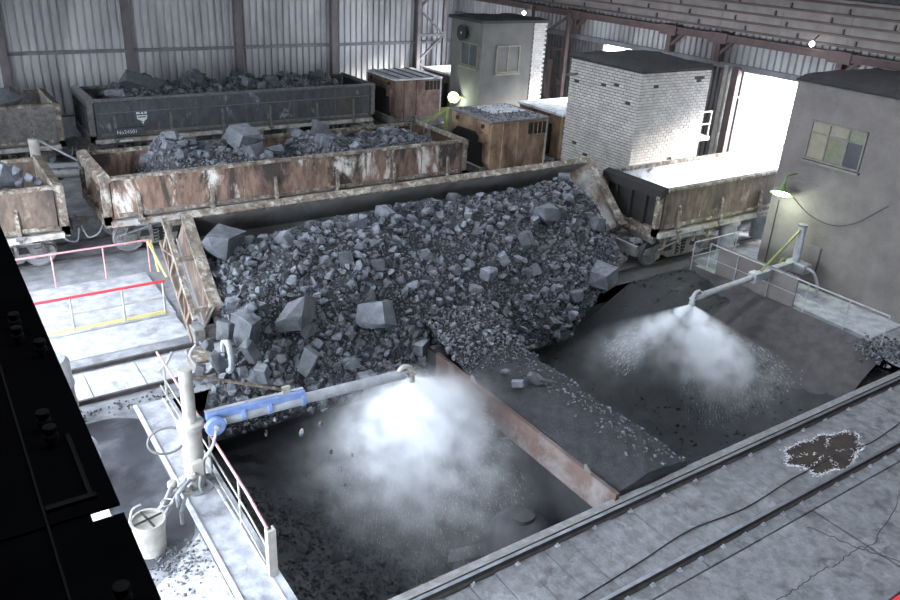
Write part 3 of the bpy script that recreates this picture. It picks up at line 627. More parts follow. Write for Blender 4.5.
def wagon(label, x0, x1, y0, y1, ztop, zb, mside, ribs, mrim=None, mend=None, group='ore dump wagons', doorlit_lining=None, mlip=None):
    mrim = mrim or m_rim; mend = mend or mside; yc = (y0+y1)/2
    t = thing('ore_wagon', label, 'wagon', ((x0+x1)/2, yc, 0.06), group); th = .09
    obj('body_floor', MB().box((x0+.05, y0+.05, zb), (x1-.05, y1-.05, zb+.12)), m_inner, t)
    for ya, nm in ((y0, 0), (y1-th, 1)):
        sb = obj('side_board', MB().box((x0+.12, ya, zb+.05), (x1-.12, ya+th, ztop-.10)), mside, t)
        # horizontal stiffener and bottom strip
        so = -1 if nm == 0 else 1; yo = ya if nm == 0 else ya+th
        obj('top_rim', MB().prism([(yo, ztop-.11), (yo+so*.05, ztop-.09), (yo+so*.04, ztop-.02), (yo-so*(th+.03), ztop), (yo-so*(th+.03), ztop-.12)], x1-x0-.2, 'x', x0+.1), mrim, t)
        obj('bottom_strip', MB().box((x0+.25, yo+so*.002, zb+.08), (x1-.25, yo+so*.05, zb+.19)), mrim, t)
        obj('sill', MB().box((x0, yo-so*.12, zb-.20), (x1, yo+so*.10, zb-.03)), m_rockwhite if nm == 0 else m_under, t)
        for rx in ribs:
            obj('rib', MB().prism([(yo, zb+.95*(ztop-zb)*.60), (yo+so*.06, zb+.5*(ztop-zb)), (yo+so*.13, zb+.02), (yo+so*.13, zb-.18), (yo, zb-.18)], .10, 'x', rx-.05), mrim, t)
            obj('hinge', MB().lathe([(.06, -.11), (.06, .11)], (rx, yo+so*.13, zb-.05), 8, 'x'), m_under, t)
        for k in range(len(ribs)-1):
            rx = (ribs[k]+ribs[k+1])/2; obj('seam', MB().box((rx-.012, yo+so*.003, zb+.2), (rx+.012, yo+so*.014, ztop-.18)), mrim, t)
    for x, s_ in ((x0, -1), (x1, 1)):                    # end walls: plate, heavy top lip, corner posts, recessed panels
        e = obj('end_wall', MB().box((x+s_*0, y0+.02, zb-.12), (x-s_*.08, y1-.02, ztop-.05)), mend, t)
        obj('end_lip', MB().prism([(x+s_*.16, ztop-.02), (x-s_*.10, ztop+.06), (x-s_*.14, ztop-.10), (x+s_*.16, ztop-.30)], y1-y0+.1, 'y', y0-.05), mlip or mrim, t)
        for yy_ in (y0+.0, y1-.14): obj('corner_post', MB().box((x-s_*.04, yy_, zb-.15), (x+s_*.17, yy_+.14, ztop-.22)), mrim, t)
        obj('end_sill', MB().box((x-s_*.04, y0, zb-.2), (x+s_*.17, y1, zb+.12)), mrim, t)
        for k in range(3):
            yy_ = y0 + (y1-y0)*(k+1)/4; obj('stiffener', MB().box((x, yy_-.05, zb-.1), (x+s_*.13, yy_+.05, ztop-.28)), mend, t)
    if doorlit_lining:
        for ya, yb in ((y0+.09, y0+.12), (y1-.12, y1-.09)): obj('doorlit_lining', MB().box((x0+.1, ya, zb+.1), (x1-.1, yb, ztop-.1)), doorlit_lining, t)  # pale panels painting doorway light on the wagon's inside
    underframe(t, x0, x1, yc, zb, 1.3 if doorlit_lining else 1.0)
    return t
mid = lambda px, y=24.1: at_y(px, 170, y).x
wg2 = wagon('rust-streaked ore wagon with white splashes, standing just behind the tipped wagon', 4.38, 17.15, 24.1, 27.4, 2.74, 1.42, m_rust, [mid(p) for p in (135, 210, 275, 337, 394, 447)])
wg2l = wagon('brown dusty ore wagon cut by the left picture edge, nearest of the left pair', -9.6, 3.05, 24.0, 27.4, 2.70, 1.36, m_rust2, [-9, -6.9, -4.8, -2.7, -.6, 1.9])
b_ = lambda px: at_y(px, 110, 35.1).x
wg3 = wagon('long black ore wagon with white shield emblem beside the back wall', 6.2, 19.2, 35.1, 38.2, 2.82, 1.20, m_dark, [b_(p) for p in (113, 170, 222, 270, 317, 353)], m_under)
wg3l = wagon('grey ore wagon with pale worn rim in the far left by the corrugated wall', -8.4, 4.85, 34.9, 38.1, 2.80, 1.20, m_under, [-7.5, -5, -2.5, -.5, 1.6, 3.9])
wg1r = wagon('brown streaked ore wagon coupled behind the tipped one, running to the bright doorway', 19.15, 31.6, 15.95, 18.5, 2.82, 1.42, m_rust2, [20.0, 22.1, 24.2, 26.3, 28.4, 30.5], None, m_sootshade, doorlit_lining=m_dustlight, mlip=m_sootshade)  # near-black ends paint in their shadow
obj('seam', MB().box((6.4, 35.07, 2.22), (19.0, 35.1, 2.25)), m_under, wg3)
for wg, (x0, x1, yc, zb) in ((wg2, (4.38, 17.15, 25.75, 1.42)), (wg2l, (-9.6, 3.05, 25.7, 1.36)), (wg1r, (19.15, 31.6, 17.2, 1.42))):
    for xa, xb in ((x0+.3, x0+2.9), (x1-2.9, x1-.3)):
        obj('brake_beam', MB().box((xa, yc-1.18, zb-.42), (xb, yc-1.08, zb-.28)), m_under, wg)
        obj('air_tank', MB().tube([(xa+.5, yc-1.05, zb-.36), (xb-.5, yc-1.05, zb-.36)], .15, 12), m_grey, wg, True)
        for k in range(4): obj('hanger_bracket', MB().box((xa+.15+.72*k, yc-1.22, zb-.62), (xa+.22+.72*k, yc-1.12, zb-.15)), m_rim, wg)
        obj('brake_rod', MB().tube([(xa, yc-1.15, zb-.7), (xa+1.2, yc-1.12, zb-.45), (xb, yc-1.15, zb-.5)], .025, 6), m_grey, wg, True)
# shield emblem and number on the black wagon
ES = .78; em = b_(141); ez = at_y(141, 117, 35.1).z; yf = 35.085
m = MB().prism([(em-0.218, ez+0.218), (em+0.218, ez+0.218), (em+0.218, ez+0.133), (em-0.218, ez+0.133)], .012, 'y', yf-.012)
m.prism([(em-0.211, ez+0.078), (em+0.226, ez+0.078), (em+0.203, ez-0.078), (em+0.047, ez-0.203), (em-0.187, ez-0.078)], .012, 'y', yf-.012); m.prism([(em-0.047, ez-0.211), (em+0.078, ez-0.211), (em+0.023, ez-0.296)], .012, 'y', yf-.012)
o = obj('shield_emblem', m, m_letter, wg3); o['label'] = 'white stencilled shield emblem'
obj('emblem_mark', MB().box((em-0.156, yf-.016, ez-0.016), (em+0.156, yf-.013, ez+0.031)).box((em-0.078, yf-.016, ez+0.156), (em-0.016, yf-.013, ez+0.218)).box((em+0.062, yf-.016, ez+0.156), (em+0.109, yf-.013, ez+0.218)), m_dark, wg3)
fc = bpy.data.curves.new('number', 'FONT'); fc.body = 'No24501'; fc.size = .22; fc.extrude = .004
fo = bpy.data.objects.new('number_tmp', fc); C.objects.link(fo); dg = bpy.context.evaluated_depsgraph_get(); dg.update(); fm = bpy.data.meshes.new_from_object(fo.evaluated_get(dg)); bpy.data.objects.remove(fo)
fm.materials.clear(); fm.materials.append(m_letter); p = at_y(117, 134.5, 34.98)
o = share('wagon_number', fm, m_letter, wg3, (p.x, 34.97, p.z), (math.pi/2, 0, 0)); o['label'] = 'white stencilled wagon number'
obj('number_board', MB().box((p.x-.08, 34.975, p.z-.07), (p.x+1.15, 35.09, p.z+.24)), m_dark, wg3)
obj('number_plate', MB().box((p.x+.08, 34.95, p.z-.32), (p.x+.62, 34.97, p.z-.25)), m_letter, wg3)

# the tipped wagon
tw = thing('ore_wagon', 'tipped ore wagon pouring rock towards the pits, far side raised', 'wagon', (11.7, T1, .05), 'ore dump wagons')
BX0, BX1 = 5.02, 18.55; Yr, Zr = 18.68, 3.16; dn = Vector((0, -.74, -.673)).normalized(); nn = Vector((0, -dn.z*-1, 0)); nn = Vector((0, dn.z, -dn.y))   # down the slope, and off the body floor
def tp(x, a, h): return Vector((x, Yr, Zr)) + dn*a + nn*h        # a = distance down the slope from the raised rim, h = height over the rim plane
def slab3(mb, x0, x1, a0, a1, h0, h1):
    vs = [tp(x, a, h) for x in (x0, x1) for a in (a0, a1) for h in (h0, h1)]
    mb.add(vs, [(0,1,3,2),(4,6,7,5),(0,4,5,1),(2,3,7,6),(0,2,6,4),(1,5,7,3)]); return mb
Hb = 1.05
obj('side_board', slab3(MB(), BX0, BX1, 0, .08, -Hb, 0), m_inner, tw)
obj('top_rim', slab3(MB(), BX0-.05, BX1+.02, -.10, .10, -.02, .07), m_rim, tw)
obj('body_floor', slab3(MB(), BX0, BX1, 0, 2.7, -Hb-.12, -Hb), m_inner, tw)
for x, s_ in ((BX0, -1), (BX1, 1)):
    obj('end_wall', slab3(MB(), x, x-s_*.07, 0, 2.5, -Hb, .0), m_rust2, tw)
    obj('end_lip', slab3(MB(), x + s_*.02 if s_ > 0 else x - .05, x - s_*.30 if s_ > 0 else x + .22, -.05, 2.45, -.02, .08), m_rim, tw)
    obj('end_foot', slab3(MB(), x + s_*.08, x - s_*.25, 2.40, 2.50, -.55, .08), m_rim, tw)
# sloping inner lining of the right end
mb = MB(); a_ = [tp(BX1-.05, 0, .06), tp(BX1-.05, 2.45, .06), tp(BX1-.95, 2.35, -.75), tp(BX1-.95, .1, -.75)]; mb.add(a_ + [v - Vector((0, 0, .05)) for v in a_], [(0,1,2,3), (7,6,5,4), (0,4,5,1), (1,5,6,2), (2,6,7,3), (3,7,4,0)]); obj('end_lining', mb, m_rockwhite, tw)
# outside of the left end: outer frame, posts and braces
xo = BX0 - .42
for a0, a1 in ((-.02, 2.65),): obj('end_frame', MB().bar(tp(xo, a0, -.05), tp(xo, a1, -.15), .12, .14), m_rim, tw); obj('end_frame', MB().bar(tp(xo+.02, .1, -.95), tp(xo, 2.9, -.85), .12, .14), m_rust2, tw)
for a in (.35, 1.0, 1.7, 2.35): obj('end_post', MB().bar(tp(xo, a, -.05), tp(xo, a+.05, -.95), .10, .10), m_rust2, tw)
for a in (.1, 1.1, 2.45): obj('end_bracket', MB().bar(tp(xo, a, -.05), tp(BX0, a, -.05), .10, .10), m_rim, tw)
for a, b in ((.3, 1.0), (1.0, .3), (1.75, 2.4)): obj('brace', MB().bar(tp(xo-.02, a, -.08), tp(xo-.02, b, -.92), .07, .05), m_rust2, tw)
obj('front_gusset', MB().add([tp(BX0, 2.5, .06), tp(BX0, 2.5, -.5), tp(xo, 2.95, -.9), tp(BX0+.05, 2.5, .06), tp(BX0+.05, 2.5, -.5), tp(xo+.05, 2.95, -.9)], [(0,1,2),(3,5,4),(0,3,4,1),(1,4,5,2),(2,5,3,0)]), m_rockwhite, tw)
obj('dropped_flap', MB().bar(tp(BX0-.3, 2.6, -.9), tp(BX0+.1, 3.4, -1.4), .35, .06), m_rim, tw)
obj('end_step', MB().box((4.3, 16.0, .55), (4.75, 16.7, .62)).box((4.3, 16.0, .3), (4.34, 16.7, .6)), m_rim, tw)
underframe(tw, 5.3, 18.3, T1, 1.15, 1.0, True)
for px, py, qx, qy in ((172, 352, 158, 372), (196, 345, 205, 372)):
    p = at_y(px, py, 15.95); q = at_y(qx, qy, 15.9); obj('air_hose', MB().tube(smooth_path([p, p + Vector((-.15, 0, -.25)), q, q + Vector((.2, 0, .15))]), .035, 6), m_grey, tw, True)
obj('coupling_ring', MB().tube([(4.95 + .0, 15.75 + .28*math.cos(a*.35), .75 + .38*math.sin(a*.35)) for a in range(15)], .07, 8), m_grey, tw, True)

# ore heaps in the standing wagons
def heap(x0, x1, y0, y1, zfn, nr, lab1, lab2, lo=.05, hi=.3, big=()):
    fn = lambda u, v: (x0+(x1-x0)*u, y0+(y1-y0)*v, zfn(x0+(x1-x0)*u, v))
    c = ((x0+x1)/2, (y0+y1)/2, 2)
    one('ore_heap', surface(fn, 90, 20), m_fine, lab1, 'ore', c, None, True, 'stuff')
    P = []; sz = []
    for s_ in size_dist(nr, lo, hi, 2.0):
        x, y, z = fn(random.random(), random.random()*.92); P.append((x, y, z+s_*.1)); sz.append(s_)
    rubble('ore_rubble', P, sz, m_ore, lab2, c, None, 'ore rubble'); return fn
def hump(x, v, cs, base):
    z = base
    for c, h, wd in cs: z = max(z, base + h*math.exp(-((x-c)/wd)**2)*(.55+.45*math.sin(math.pi*min(1, v*1.1+.05))))
    return min(z, 2.56 + 2.4*min(v, 1-v)) + .06*noise2(x*1.5, v*4)
X2 = lambda px: at_y(px, 145, 25.5).x
f2 = heap(5.6, 16.9, 24.22, 27.28, lambda x, v: hump(x, v, [(X2(168), 1.25, 1.3), (X2(205), .85, 1.5), (X2(245), .75, 1.0), (X2(325), .85, 1.3), (X2(395), .60, 2.2)], 2.2) - max(0, (6.5-x))*1.3 - max(0, x-16)*.5, 5200, 'fine ore heap inside the rust-streaked wagon', 'broken ore pieces heaped in the rust-streaked wagon', .06, .34)
for px, py, y, s_, lab, sc in [(243, 138, 25.5, 1.15, 'largest pale ore block standing on the rust-streaked wagon load', (1,.9,.9)), (250, 153, 24.9, .95, 'rounded pale ore block leaning on the front board of the rust-streaked wagon', (1.1,.8,.8)), (273, 149, 25.0, .85, 'ore block right of the two pale blocks in the rust-streaked wagon', (1,.8,.8)),
                        (320, 130, 25.6, .75, 'pointed ore block on the third hump of the rust-streaked wagon', (.9,.8,1.1)), (325, 144, 25.0, .8, 'broad flat ore block below the pointed block', (1.3,.8,.6)), (357, 145, 24.9, .6, 'ore block sitting at the front rim right of the broad flat one', (1,.8,.8)), (172, 135, 25.4, .5, 'ore block on top of the leftmost hump of the rust-streaked wagon', (1,.8,.8)), (130, 160, 25, .0, '', None)]:
    if s_:
        p = at_y(px, py, y); p.z = min(p.z, f2((p.x-5.6)/11.3, (p.y-24.22)/3.06)[2] + .36*s_*sc[2]); lump(p, s_, lab, None, None, sc)
for _ in range(38):
    u, v = random.random(), random.random()*.8; x, y, z = f2(u, v); s_ = random.uniform(.28, .5); lump((x, y, z+s_*.2), s_, '%s ore lump in the %s wagon, %s, %s' % ('big' if s_ > .42 else 'small', 'rust-streaked', ('at the left end', 'left of centre', 'amid the load', 'right of centre', 'at the right end')[int(u*4.999)], 'close to the front board' if v < .3 else 'on the crest' if v < .6 else 'towards the back board'), 'ore lumps in the rust-streaked wagon')
X3 = lambda px: at_y(px, 90, 36.5).x
f3 = heap(7.0, 18.9, 35.22, 38.05, lambda x, v: hump(x, v, [(X3(150), .8, 1.6), (X3(195), .8, 1.6), (X3(240), .75, 1.6), (X3(290), .75, 1.4), (X3(318), .75, .8)], 2.4) - max(0, x-18)*.6, 3600, 'fine ore heap inside the black wagon', 'broken ore pieces heaped in the black wagon', .08, .4)
for px, py, s_, lab, sc in [(142, 83, 1.3, 'long pale ore slab tilted at the left of the black wagon load', (1.4,.9,.6)), (117, 93, .8, 'low flat ore slab at the left end of the black wagon load', (1.4,.9,.5)), (200, 77, 1.0, 'flat ore slab topping the middle of the black wagon load', (1.5,.9,.5)), (222, 82, .6, 'upright ore splinter in the black wagon load', (.5,.6,1.3)), (271, 80, .9, 'square ore block right of centre in the black wagon', (1,.8,.8)), (317, 76, 1.0, 'big ore block near the right end of the black wagon', (1.1,.8,.9))]:
    p = at_y(px, py, 36.0); p.z = min(p.z, f3((p.x-7)/11.9, .275)[2] + .34*s_*sc[2]); lump(p, s_, lab, None, None, sc)
for _ in range(34):
    u, v = random.random(), random.random()*.8; x, y, z = f3(u, v); s_ = random.uniform(.35, .6); lump((x, y, z+s_*.2), s_, '%s ore lump in the %s wagon, %s, %s' % ('big' if s_ > .42 else 'small', 'black', ('at the left end', 'left of centre', 'amid the load', 'right of centre', 'at the right end')[int(u*4.999)], 'close to the front board' if v < .3 else 'on the crest' if v < .6 else 'towards the back board'), 'ore lumps in the black wagon')
f4 = heap(-5, 2.75, 24.15, 27.2, lambda x, v: hump(x, v, [(1.0, .75, 1.6), (-2, .7, 1.8)], 1.6), 1300, 'fine ore heap inside the brown wagon at the left edge', 'broken ore pieces in the brown wagon at the left edge', .06, .3)
lump(at_y(4, 174, 25.2), .9, 'big ore block at the left edge in the brown wagon'); lump(at_y(6, 97, 36.2), 1.3, 'big grey ore slab in the grey wagon at the far left', None, None, (1.3, .9, .7))
for px, py in ((30, 178), (20, 182), (38, 181), (14, 170)): lump(at_y(px, py, 25.0), .38, 'small ore lump in the brown wagon at the left edge', 'ore lumps in the brown wagon')
# clear lump of the right wagon's pale inside needs none: that wagon is empty

# ------------------------------------------------------------------ locomotives
def loco(label, x0, x1, y0, y1, zt, zb, mat, rubble_roof):
    t = thing('locomotive', label, 'locomotive', ((x0+x1)/2, (y0+y1)/2, .06)); yc = (y0+y1)/2
    obj('body', MB().prism([(x0, zb+.15), (x0+.15, zb-.1), (x1, zb-.1), (x1, zt-.08), (x0+.12, zt-.08), (x0, zt-.2)], y1-y0, 'y', y0), mat, t, False, .03)
    obj('roof', MB().box((x0-.04, y0-.06, zt-.08), (x1+.05, y1+.06, zt)), m_dustlight if not rubble_roof else m_under, t)
    L_ = x1-x0; yo = y0-.03
    obj('door', MB().box((x0+.22*L_, yo, zb+.05), (x0+.46*L_, y0, zt-.2)), mat, t)
    for a in (.21, .47): obj('door_post', MB().box((x0+a*L_-.04, y0-.06, zb-.45), (x0+a*L_+.04, y0, zt-.1)), mat, t)
    wn = obj('window', MB().box((x0+.66*L_, yo-.02, zt-.62), (x0+.97*L_, y0, zt-.18)), m_sootshade, t)
    for k in range(1, 4): obj('bar', MB().box((x0+(.66+.0775*k)*L_-.015, yo-.04, zt-.62), (x0+(.66+.0775*k)*L_+.015, yo-.02, zt-.18)), mat, wn)
    for k in range(3): obj('belt_line', MB().box((x0+.02, yo+.01, zb+.45+k*.4), (x1-.02, y0, zb+.48+k*.4)), mat, t)
    for k in range(3):                                   # end face: boards and lamps
        obj('end_board', MB().box((x0-.03, y0+.08, zt-.50+k*.14), (x0+.1, y1-.08, zt-.38+k*.14)), mat, t)
    obj('end_soot', MB().prism([(y0+.45, zb-.05), (y1-.15, zb-.05), (y1-.1, zb+.9), (y1-.5, zb+1.22), (y0+1.0, zb+1.25), (y0+.55, zb+.9)], .05, 'x', x0-.02), m_sootshade, t)  # dark sooty patch on the end face
    for yy_ in (y0+.5, y1-.5): obj('lamp', MB().lathe([(.09, -.06), (.09, .0)], (x0-.02, yy_, zt-.28), 12, 'x'), m_sootshade, t)
    obj('sand_box', MB().prism([(y0+.25, zb+.95), (y0+.65, zb+.95), (y0+.55, zb+1.25), (y0+.25, zb+1.3)], .14, 'x', x0-.14), mat, t)
    for a in (.24, .44):
        obj('ladder_rail', MB().box((x0+a*L_-.02, y0-.1, .5), (x0+a*L_+.02, y0-.06, zb)), m_under, t)
    for z in (.6, .85, 1.1): obj('ladder_rung', MB().box((x0+.24*L_, y0-.1, z), (x0+.44*L_, y0-.06, z+.03)), m_under, t)
    obj('tank', MB().tube([(x0+.55*L_, y0+.35, zb-.4), (x1, y0+.35, zb-.4)], .3, 12), m_under, t, True)
    bogie(t, (x0+x1)/2, yc); obj('frame', MB().box((x0-.2, y0+.3, zb-.35), (x1+.9, y1-.3, zb-.05)), m_under, t)
    # second body section behind
    obj('rear_body', MB().box((x1+.9, y0+.1, zb), (x1+4.4, y1+.2, zt-.1)), mat, t); obj('rear_roof', MB().box((x1+.85, y0+.05, zt-.1), (x1+4.45, y1+.25, zt)), m_dustlight, t)
    obj('bellows', MB().box((x1, y0+.7, zb+.1), (x1+.9, y1-.6, zt-.5)), m_sootshade, t); bogie(t, x1+2.6, yc)
    obj('cab_pillar', MB().box((x1-.05, y0-.03, zb-.1), (x1+.03, y0+.05, zt)), m_white, t)
    if rubble_roof:
        P = [(random.uniform(x0+.1, x1-.1), random.uniform(y0, y1), zt+.0) for _ in range(420)]; rubble('roof_debris', P, [random.uniform(.04, .14) for _ in P], m_ore, None, None, t)
        obj('roof_plate', MB().box((x0+.9, yc-.2, zt), (x1-.2, y1-.1, zt+.03)), m_dustlight, t)
    else:
        for k in range(4): obj('roof_batten', MB().box((x0+.3+k*.65, y0, zt), (x0+.36+k*.65, y1, zt+.05)), m_under, t)
    return t
loco('orange-brown locomotive with sooty front and debris on its roof, by the brick tower', 18.5, 21.3, 24.25, 27.0, 3.26, 1.42, m_orange, True)
loco('red-brown locomotive with white dusted roof, behind the black wagon near the wall corner', 20.45, 23.2, 35.0, 37.9, 2.98, 1.12, m_redloco, False)
# bracket painted yellow-green beside the orange loco
t = thing('signal_bracket', 'yellow-green angled bracket between the two locomotives', 'bracket', (19.0, 29.5, 0))
p0 = at_y(447, 108, 28.6); p1 = at_y(430, 120, 28.6)
obj('post', MB().box((p0.x-.07, 28.55, 0), (p0.x+.07, 28.69, p0.z)), m_lime, t); obj('arm', MB().bar((p0.x, 28.62, p0.z-.05), (p1.x-.4, 28.62, p1.z-.12), .1, .12), m_lime, t); obj('top_bar', MB().box((p0.x-.3, 28.56, p0.z-.05), (p0.x+.12, 28.68, p0.z+.03)), m_lime, t)
one('pipe_stack', MB().tube([(17.6, 29.9, .3), (20.4, 29.9, .3)], .3, 12).tube([(17.6, 29.5, .75), (20.4, 29.5, .75)], .25, 12), m_grey, 'grey pipes lying behind the rust-streaked wagon near the green lamp', 'pipes', (19, 29.7, 0), None, True)

# ------------------------------------------------------------------ buildings inside the hall
def window(parent, c, half_w, z0, z1, axis, cols, rows, mframe, panes, s_=-1):
    # c: coordinate of the wall face on its axis; centre along the wall = c[1]
    face, mid_ = c
    B = lambda a0, a1, b0, b1, d0, d1: MB().box((face+d0*s_, a0, b0), (face+d1*s_, a1, b1)) if axis == 'x' else MB().box((a0, face+d0*s_, b0), (a1, face+d1*s_, b1))
    a0, a1 = mid_-half_w, mid_+half_w
    wn = obj('window', B(a0, a1, z0, z1, -.02, .015), m_framed, parent)
    for e0, e1, f0, f1 in ((a0-.03, a0+.02, z0-.03, z1+.03), (a1-.02, a1+.03, z0-.03, z1+.03), (a0, a1, z0-.03, z0+.02), (a0, a1, z1-.02, z1+.03)): obj('frame', B(e0, e1, f0, f1, .0, .06), mframe, wn)
    for i in range(len(cols)-1):
        for j in range(len(rows)-1):
            obj('pane', B(a0+(a1-a0)*cols[i]+.035, a0+(a1-a0)*cols[i+1]-.035, z0+(z1-z0)*rows[j]+.03, z0+(z1-z0)*rows[j+1]-.03, .015, .025), panes[(i+j*(len(cols)-1)) % len(panes)], wn)
    for c_ in cols[1:-1]: obj('mullion', B(a0+(a1-a0)*c_-.025, a0+(a1-a0)*c_+.025, z0, z1, .0, .05), mframe, wn)
    for r_ in rows[1:-1]: obj('glazing_bar', B(a0, a1, z0+(z1-z0)*r_-.025, z0+(z1-z0)*r_+.025, .0, .045), mframe, wn)
    obj('sill', B(a0-.08, a1+.08, z0-.12, z0-.05, .0, .12), mframe, wn); return wn
# brick tower
TX, TY, TZ, TXE, TYE = 21.35, 19.6, 5.74, 25.0, 23.3
bt = thing('brick_tower', 'square white brick tower with a sagging black roof beside the bright doorway', 'tower', (23.2, 21.4, 0))
obj('core', MB().box((TX+.04, TY+.04, 0), (TXE-.02, TYE-.02, TZ-.02)), m_mortar, bt)
BH, BL = .105, .262
holes = [(0, 1.2, 5.05), (0, 1.9, 4.95), (0, 2.9, 2.6), (0, .5, 4.6), (0, 3.3, 4.9), (1, .9, 5.2), (1, 2.9, 5.35), (1, 3.1, 5.35), (1, 2.1, 2.5), (0, 2.4, 2.3)]
for f_, (L_, nm) in enumerate(((TYE-TY, 'left'), (TXE-TX, 'right'))):
    m = MB(); row = 0; z = 0
    while z + BH < TZ:
        a = -(BL/2 if row % 2 else 0)
        while a < L_:
            a0, a1 = max(0, a)+.012, min(L_, a+BL)-.012; a += BL
            if a1-a0 < .04: continue
            if any(h[0] == f_ and abs((a0+a1)/2-h[1]) < .13 and abs(z+BH/2-h[2]) < .06 for h in holes): continue
            pr_ = random.uniform(-.004, .004)
            if f_ == 0: m.box((TX+pr_, TY+a0, z+.012), (TX+.1, TY+a1, z+BH-.010))
            else: m.box((TX+a0, TY+pr_, z+.012), (TX+a1, TY+.1, z+BH-.010))
        z += BH; row += 1
    tag(obj('brick_facing', m, m_brick, bt), kind='stuff')
def tar_top(u, v):
    x = TX-.12 + (TXE-TX+.25)*u; y = TY-.12 + (TYE-TY+.25)*v
    return (x, y, TZ + .13 + .07*noise2(x*.9, y*.9) + .14*math.sin(math.pi*u)*math.sin(math.pi*v) - (.10 if min(u, v, 1-u, 1-v) < .03 else 0))
obj('roof_sheet', surface(tar_top, 26, 26), m_tar, bt, True); obj('roof_slab', MB().box((TX-.05, TY-.05, TZ-.02), (TXE+.05, TYE+.05, TZ+.03)), m_tar, bt)
obj('roof_pipe', MB().bar((TX-.55, TYE-.4, 5.15), (TX+.1, TYE-.4, 5.15), .08, .08), m_under, bt)
rb = thing('landing', 'small steel landing with railing on the right of the brick tower', 'landing', (25.5, 20.4, 2.4))
p = at_x(700, 128, 25.2); obj('deck', MB().box((25.0, 20.0, 2.85), (26.1, 21.0, 3.0)), m_white, rb)
for x in (25.15, 26.0): obj('post', MB().bar((x, 20.05, 3.0), (x, 20.05, 4.0), .05, .05), m_white, rb)
for z in (3.5, 3.98): obj('handrail', MB().bar((25.1, 20.05, z), (26.05, 20.05, z), .05, .05), m_white, rb)
obj('strut', MB().bar((25.0, 20.4, 2.0), (26.0, 20.4, 2.85), .08, .08), m_white, rb)
# control cabin between the tracks
HX, HY, HXE, HYE, HZ = 21.05, 28.7, 24.6, 31.0, 6.32
hc = thing('control_cabin', 'grey plastered control cabin on two floors with small windows behind the orange locomotive', 'cabin', (22.8, 29.8, 0))
obj('walls', MB().box((HX, HY, 0), (HXE, HYE, HZ)), m_plaster2, hc)
obj('roof', MB().box((HX-.15, HY-.12, HZ), (HXE+.1, HYE+.15, HZ+.12)), m_tar, hc); obj('roof_felt', surface(lambda u, v: (HX-.1+3.7*u, HY-.1+2.5*v, HZ+.14+.05*noise2(u*5, v*5)), 14, 10), m_tar, hc)
m = MB(); z = 0; row = 0
while z < HZ-.1:
    for k in range(3):
        a0 = 23.88 + k*.25 - (.12 if row % 2 else 0); m.box((max(a0, 23.85)+.006, HY-.03, z+.006), (min(a0+.25, HXE+.02)-.006, HY+.02, z+.094))
    z += .1; row += 1
tag(obj('brick_strip', m, m_brick, hc), kind='stuff')
window(hc, (HX, 29.55), .62, 4.45, 5.4, 'x', [0, .5, 1], [0, 1], m_frame, [m_glass]); window(hc, (HY, 22.5), .62, 4.25, 5.35, 'y', [0, .5, 1], [0, 1], m_frame, [m_plaster2, m_plaster2])
sr = thing('horn', 'round dark loudhorn above the cabin window', 'loudspeaker', (21.0, 29.85, 5.8)); obj('bell', MB().lathe([(.34, -.32), (.27, -.2), (.1, -.08), (.08, 0)], (21.02, 29.82, 5.82), 18, 'x'), m_sootshade, sr, True); obj('core', MB().lathe([(.02, -.34), (.08, -.3), (.08, -.1)], (21.02, 29.82, 5.82), 12, 'x'), m_white, sr, True)
def lamp(name, label, pos, normal, power, r=.2, col=(.85, 1, .75)):
    t = thing(name, label, 'lamp', pos); n = Vector(normal).normalized(); q = n.to_track_quat('Z', 'Y').to_matrix()
    def L3(prof, mat, nm):
        m = MB().lathe(prof, (0, 0, 0), 18); m.v = [tuple(q @ Vector(v) + Vector(pos)) for v in m.v]; return obj(nm, m, mat, t, True)
    L3([(.06, -.36), (.07, -.2), (.12, -.14), (r, -.02), (r+.01, 0), (r-.02, -.005), (.08, -.12)], m_green, 'shade'); L3([(.04, -.12), (r*.8, -.05), (r*.72, .02), (.03, .06)], m_lampglow, 'bulb')
    ld = bpy.data.lights.new('lamp_light', 'POINT'); ld.energy = power; ld.color = col; ld.shadow_soft_size = .12; lo = bpy.data.objects.new('lamp_light', ld); link(lo, t); lo.location = n*.25
    return t
lamp('wall_lamp', 'bright greenish lamp glowing low on the left cabin wall', (20.75, 30.2, 2.95), (-.6, -.7, -.2), 90, .27); obj('bracket', MB().bar((20.75, 30.1, 3.0), (21.1, 29.7, 3.0), .06, .06), m_lime, bpy.data.objects['wall_lamp'])
for nm, pos, lab in (('small_lamp', at_x(524, 13, 27.0), 'tiny glowing lamp in the roof dark above the cabin'), ('small_lamp', at_x(812, 44, 27.2), 'tiny bluish lamp under the striped band near the right'), ('small_lamp', at_x(661, 55, 26.5), 'tiny bluish lamp just over the brick tower roof')):
    t = thing(nm, lab, 'lamp', pos); obj('bulb', MB().lathe([(.02, -.1), (.09, -.04), (.09, .04), (.02, .1)], pos, 10), m_lampglow2, t, True); obj('holder', MB().tube([pos + Vector((0, 0, .1)), pos + Vector((.3, 0, .3))], .03, 6), m_under, t)
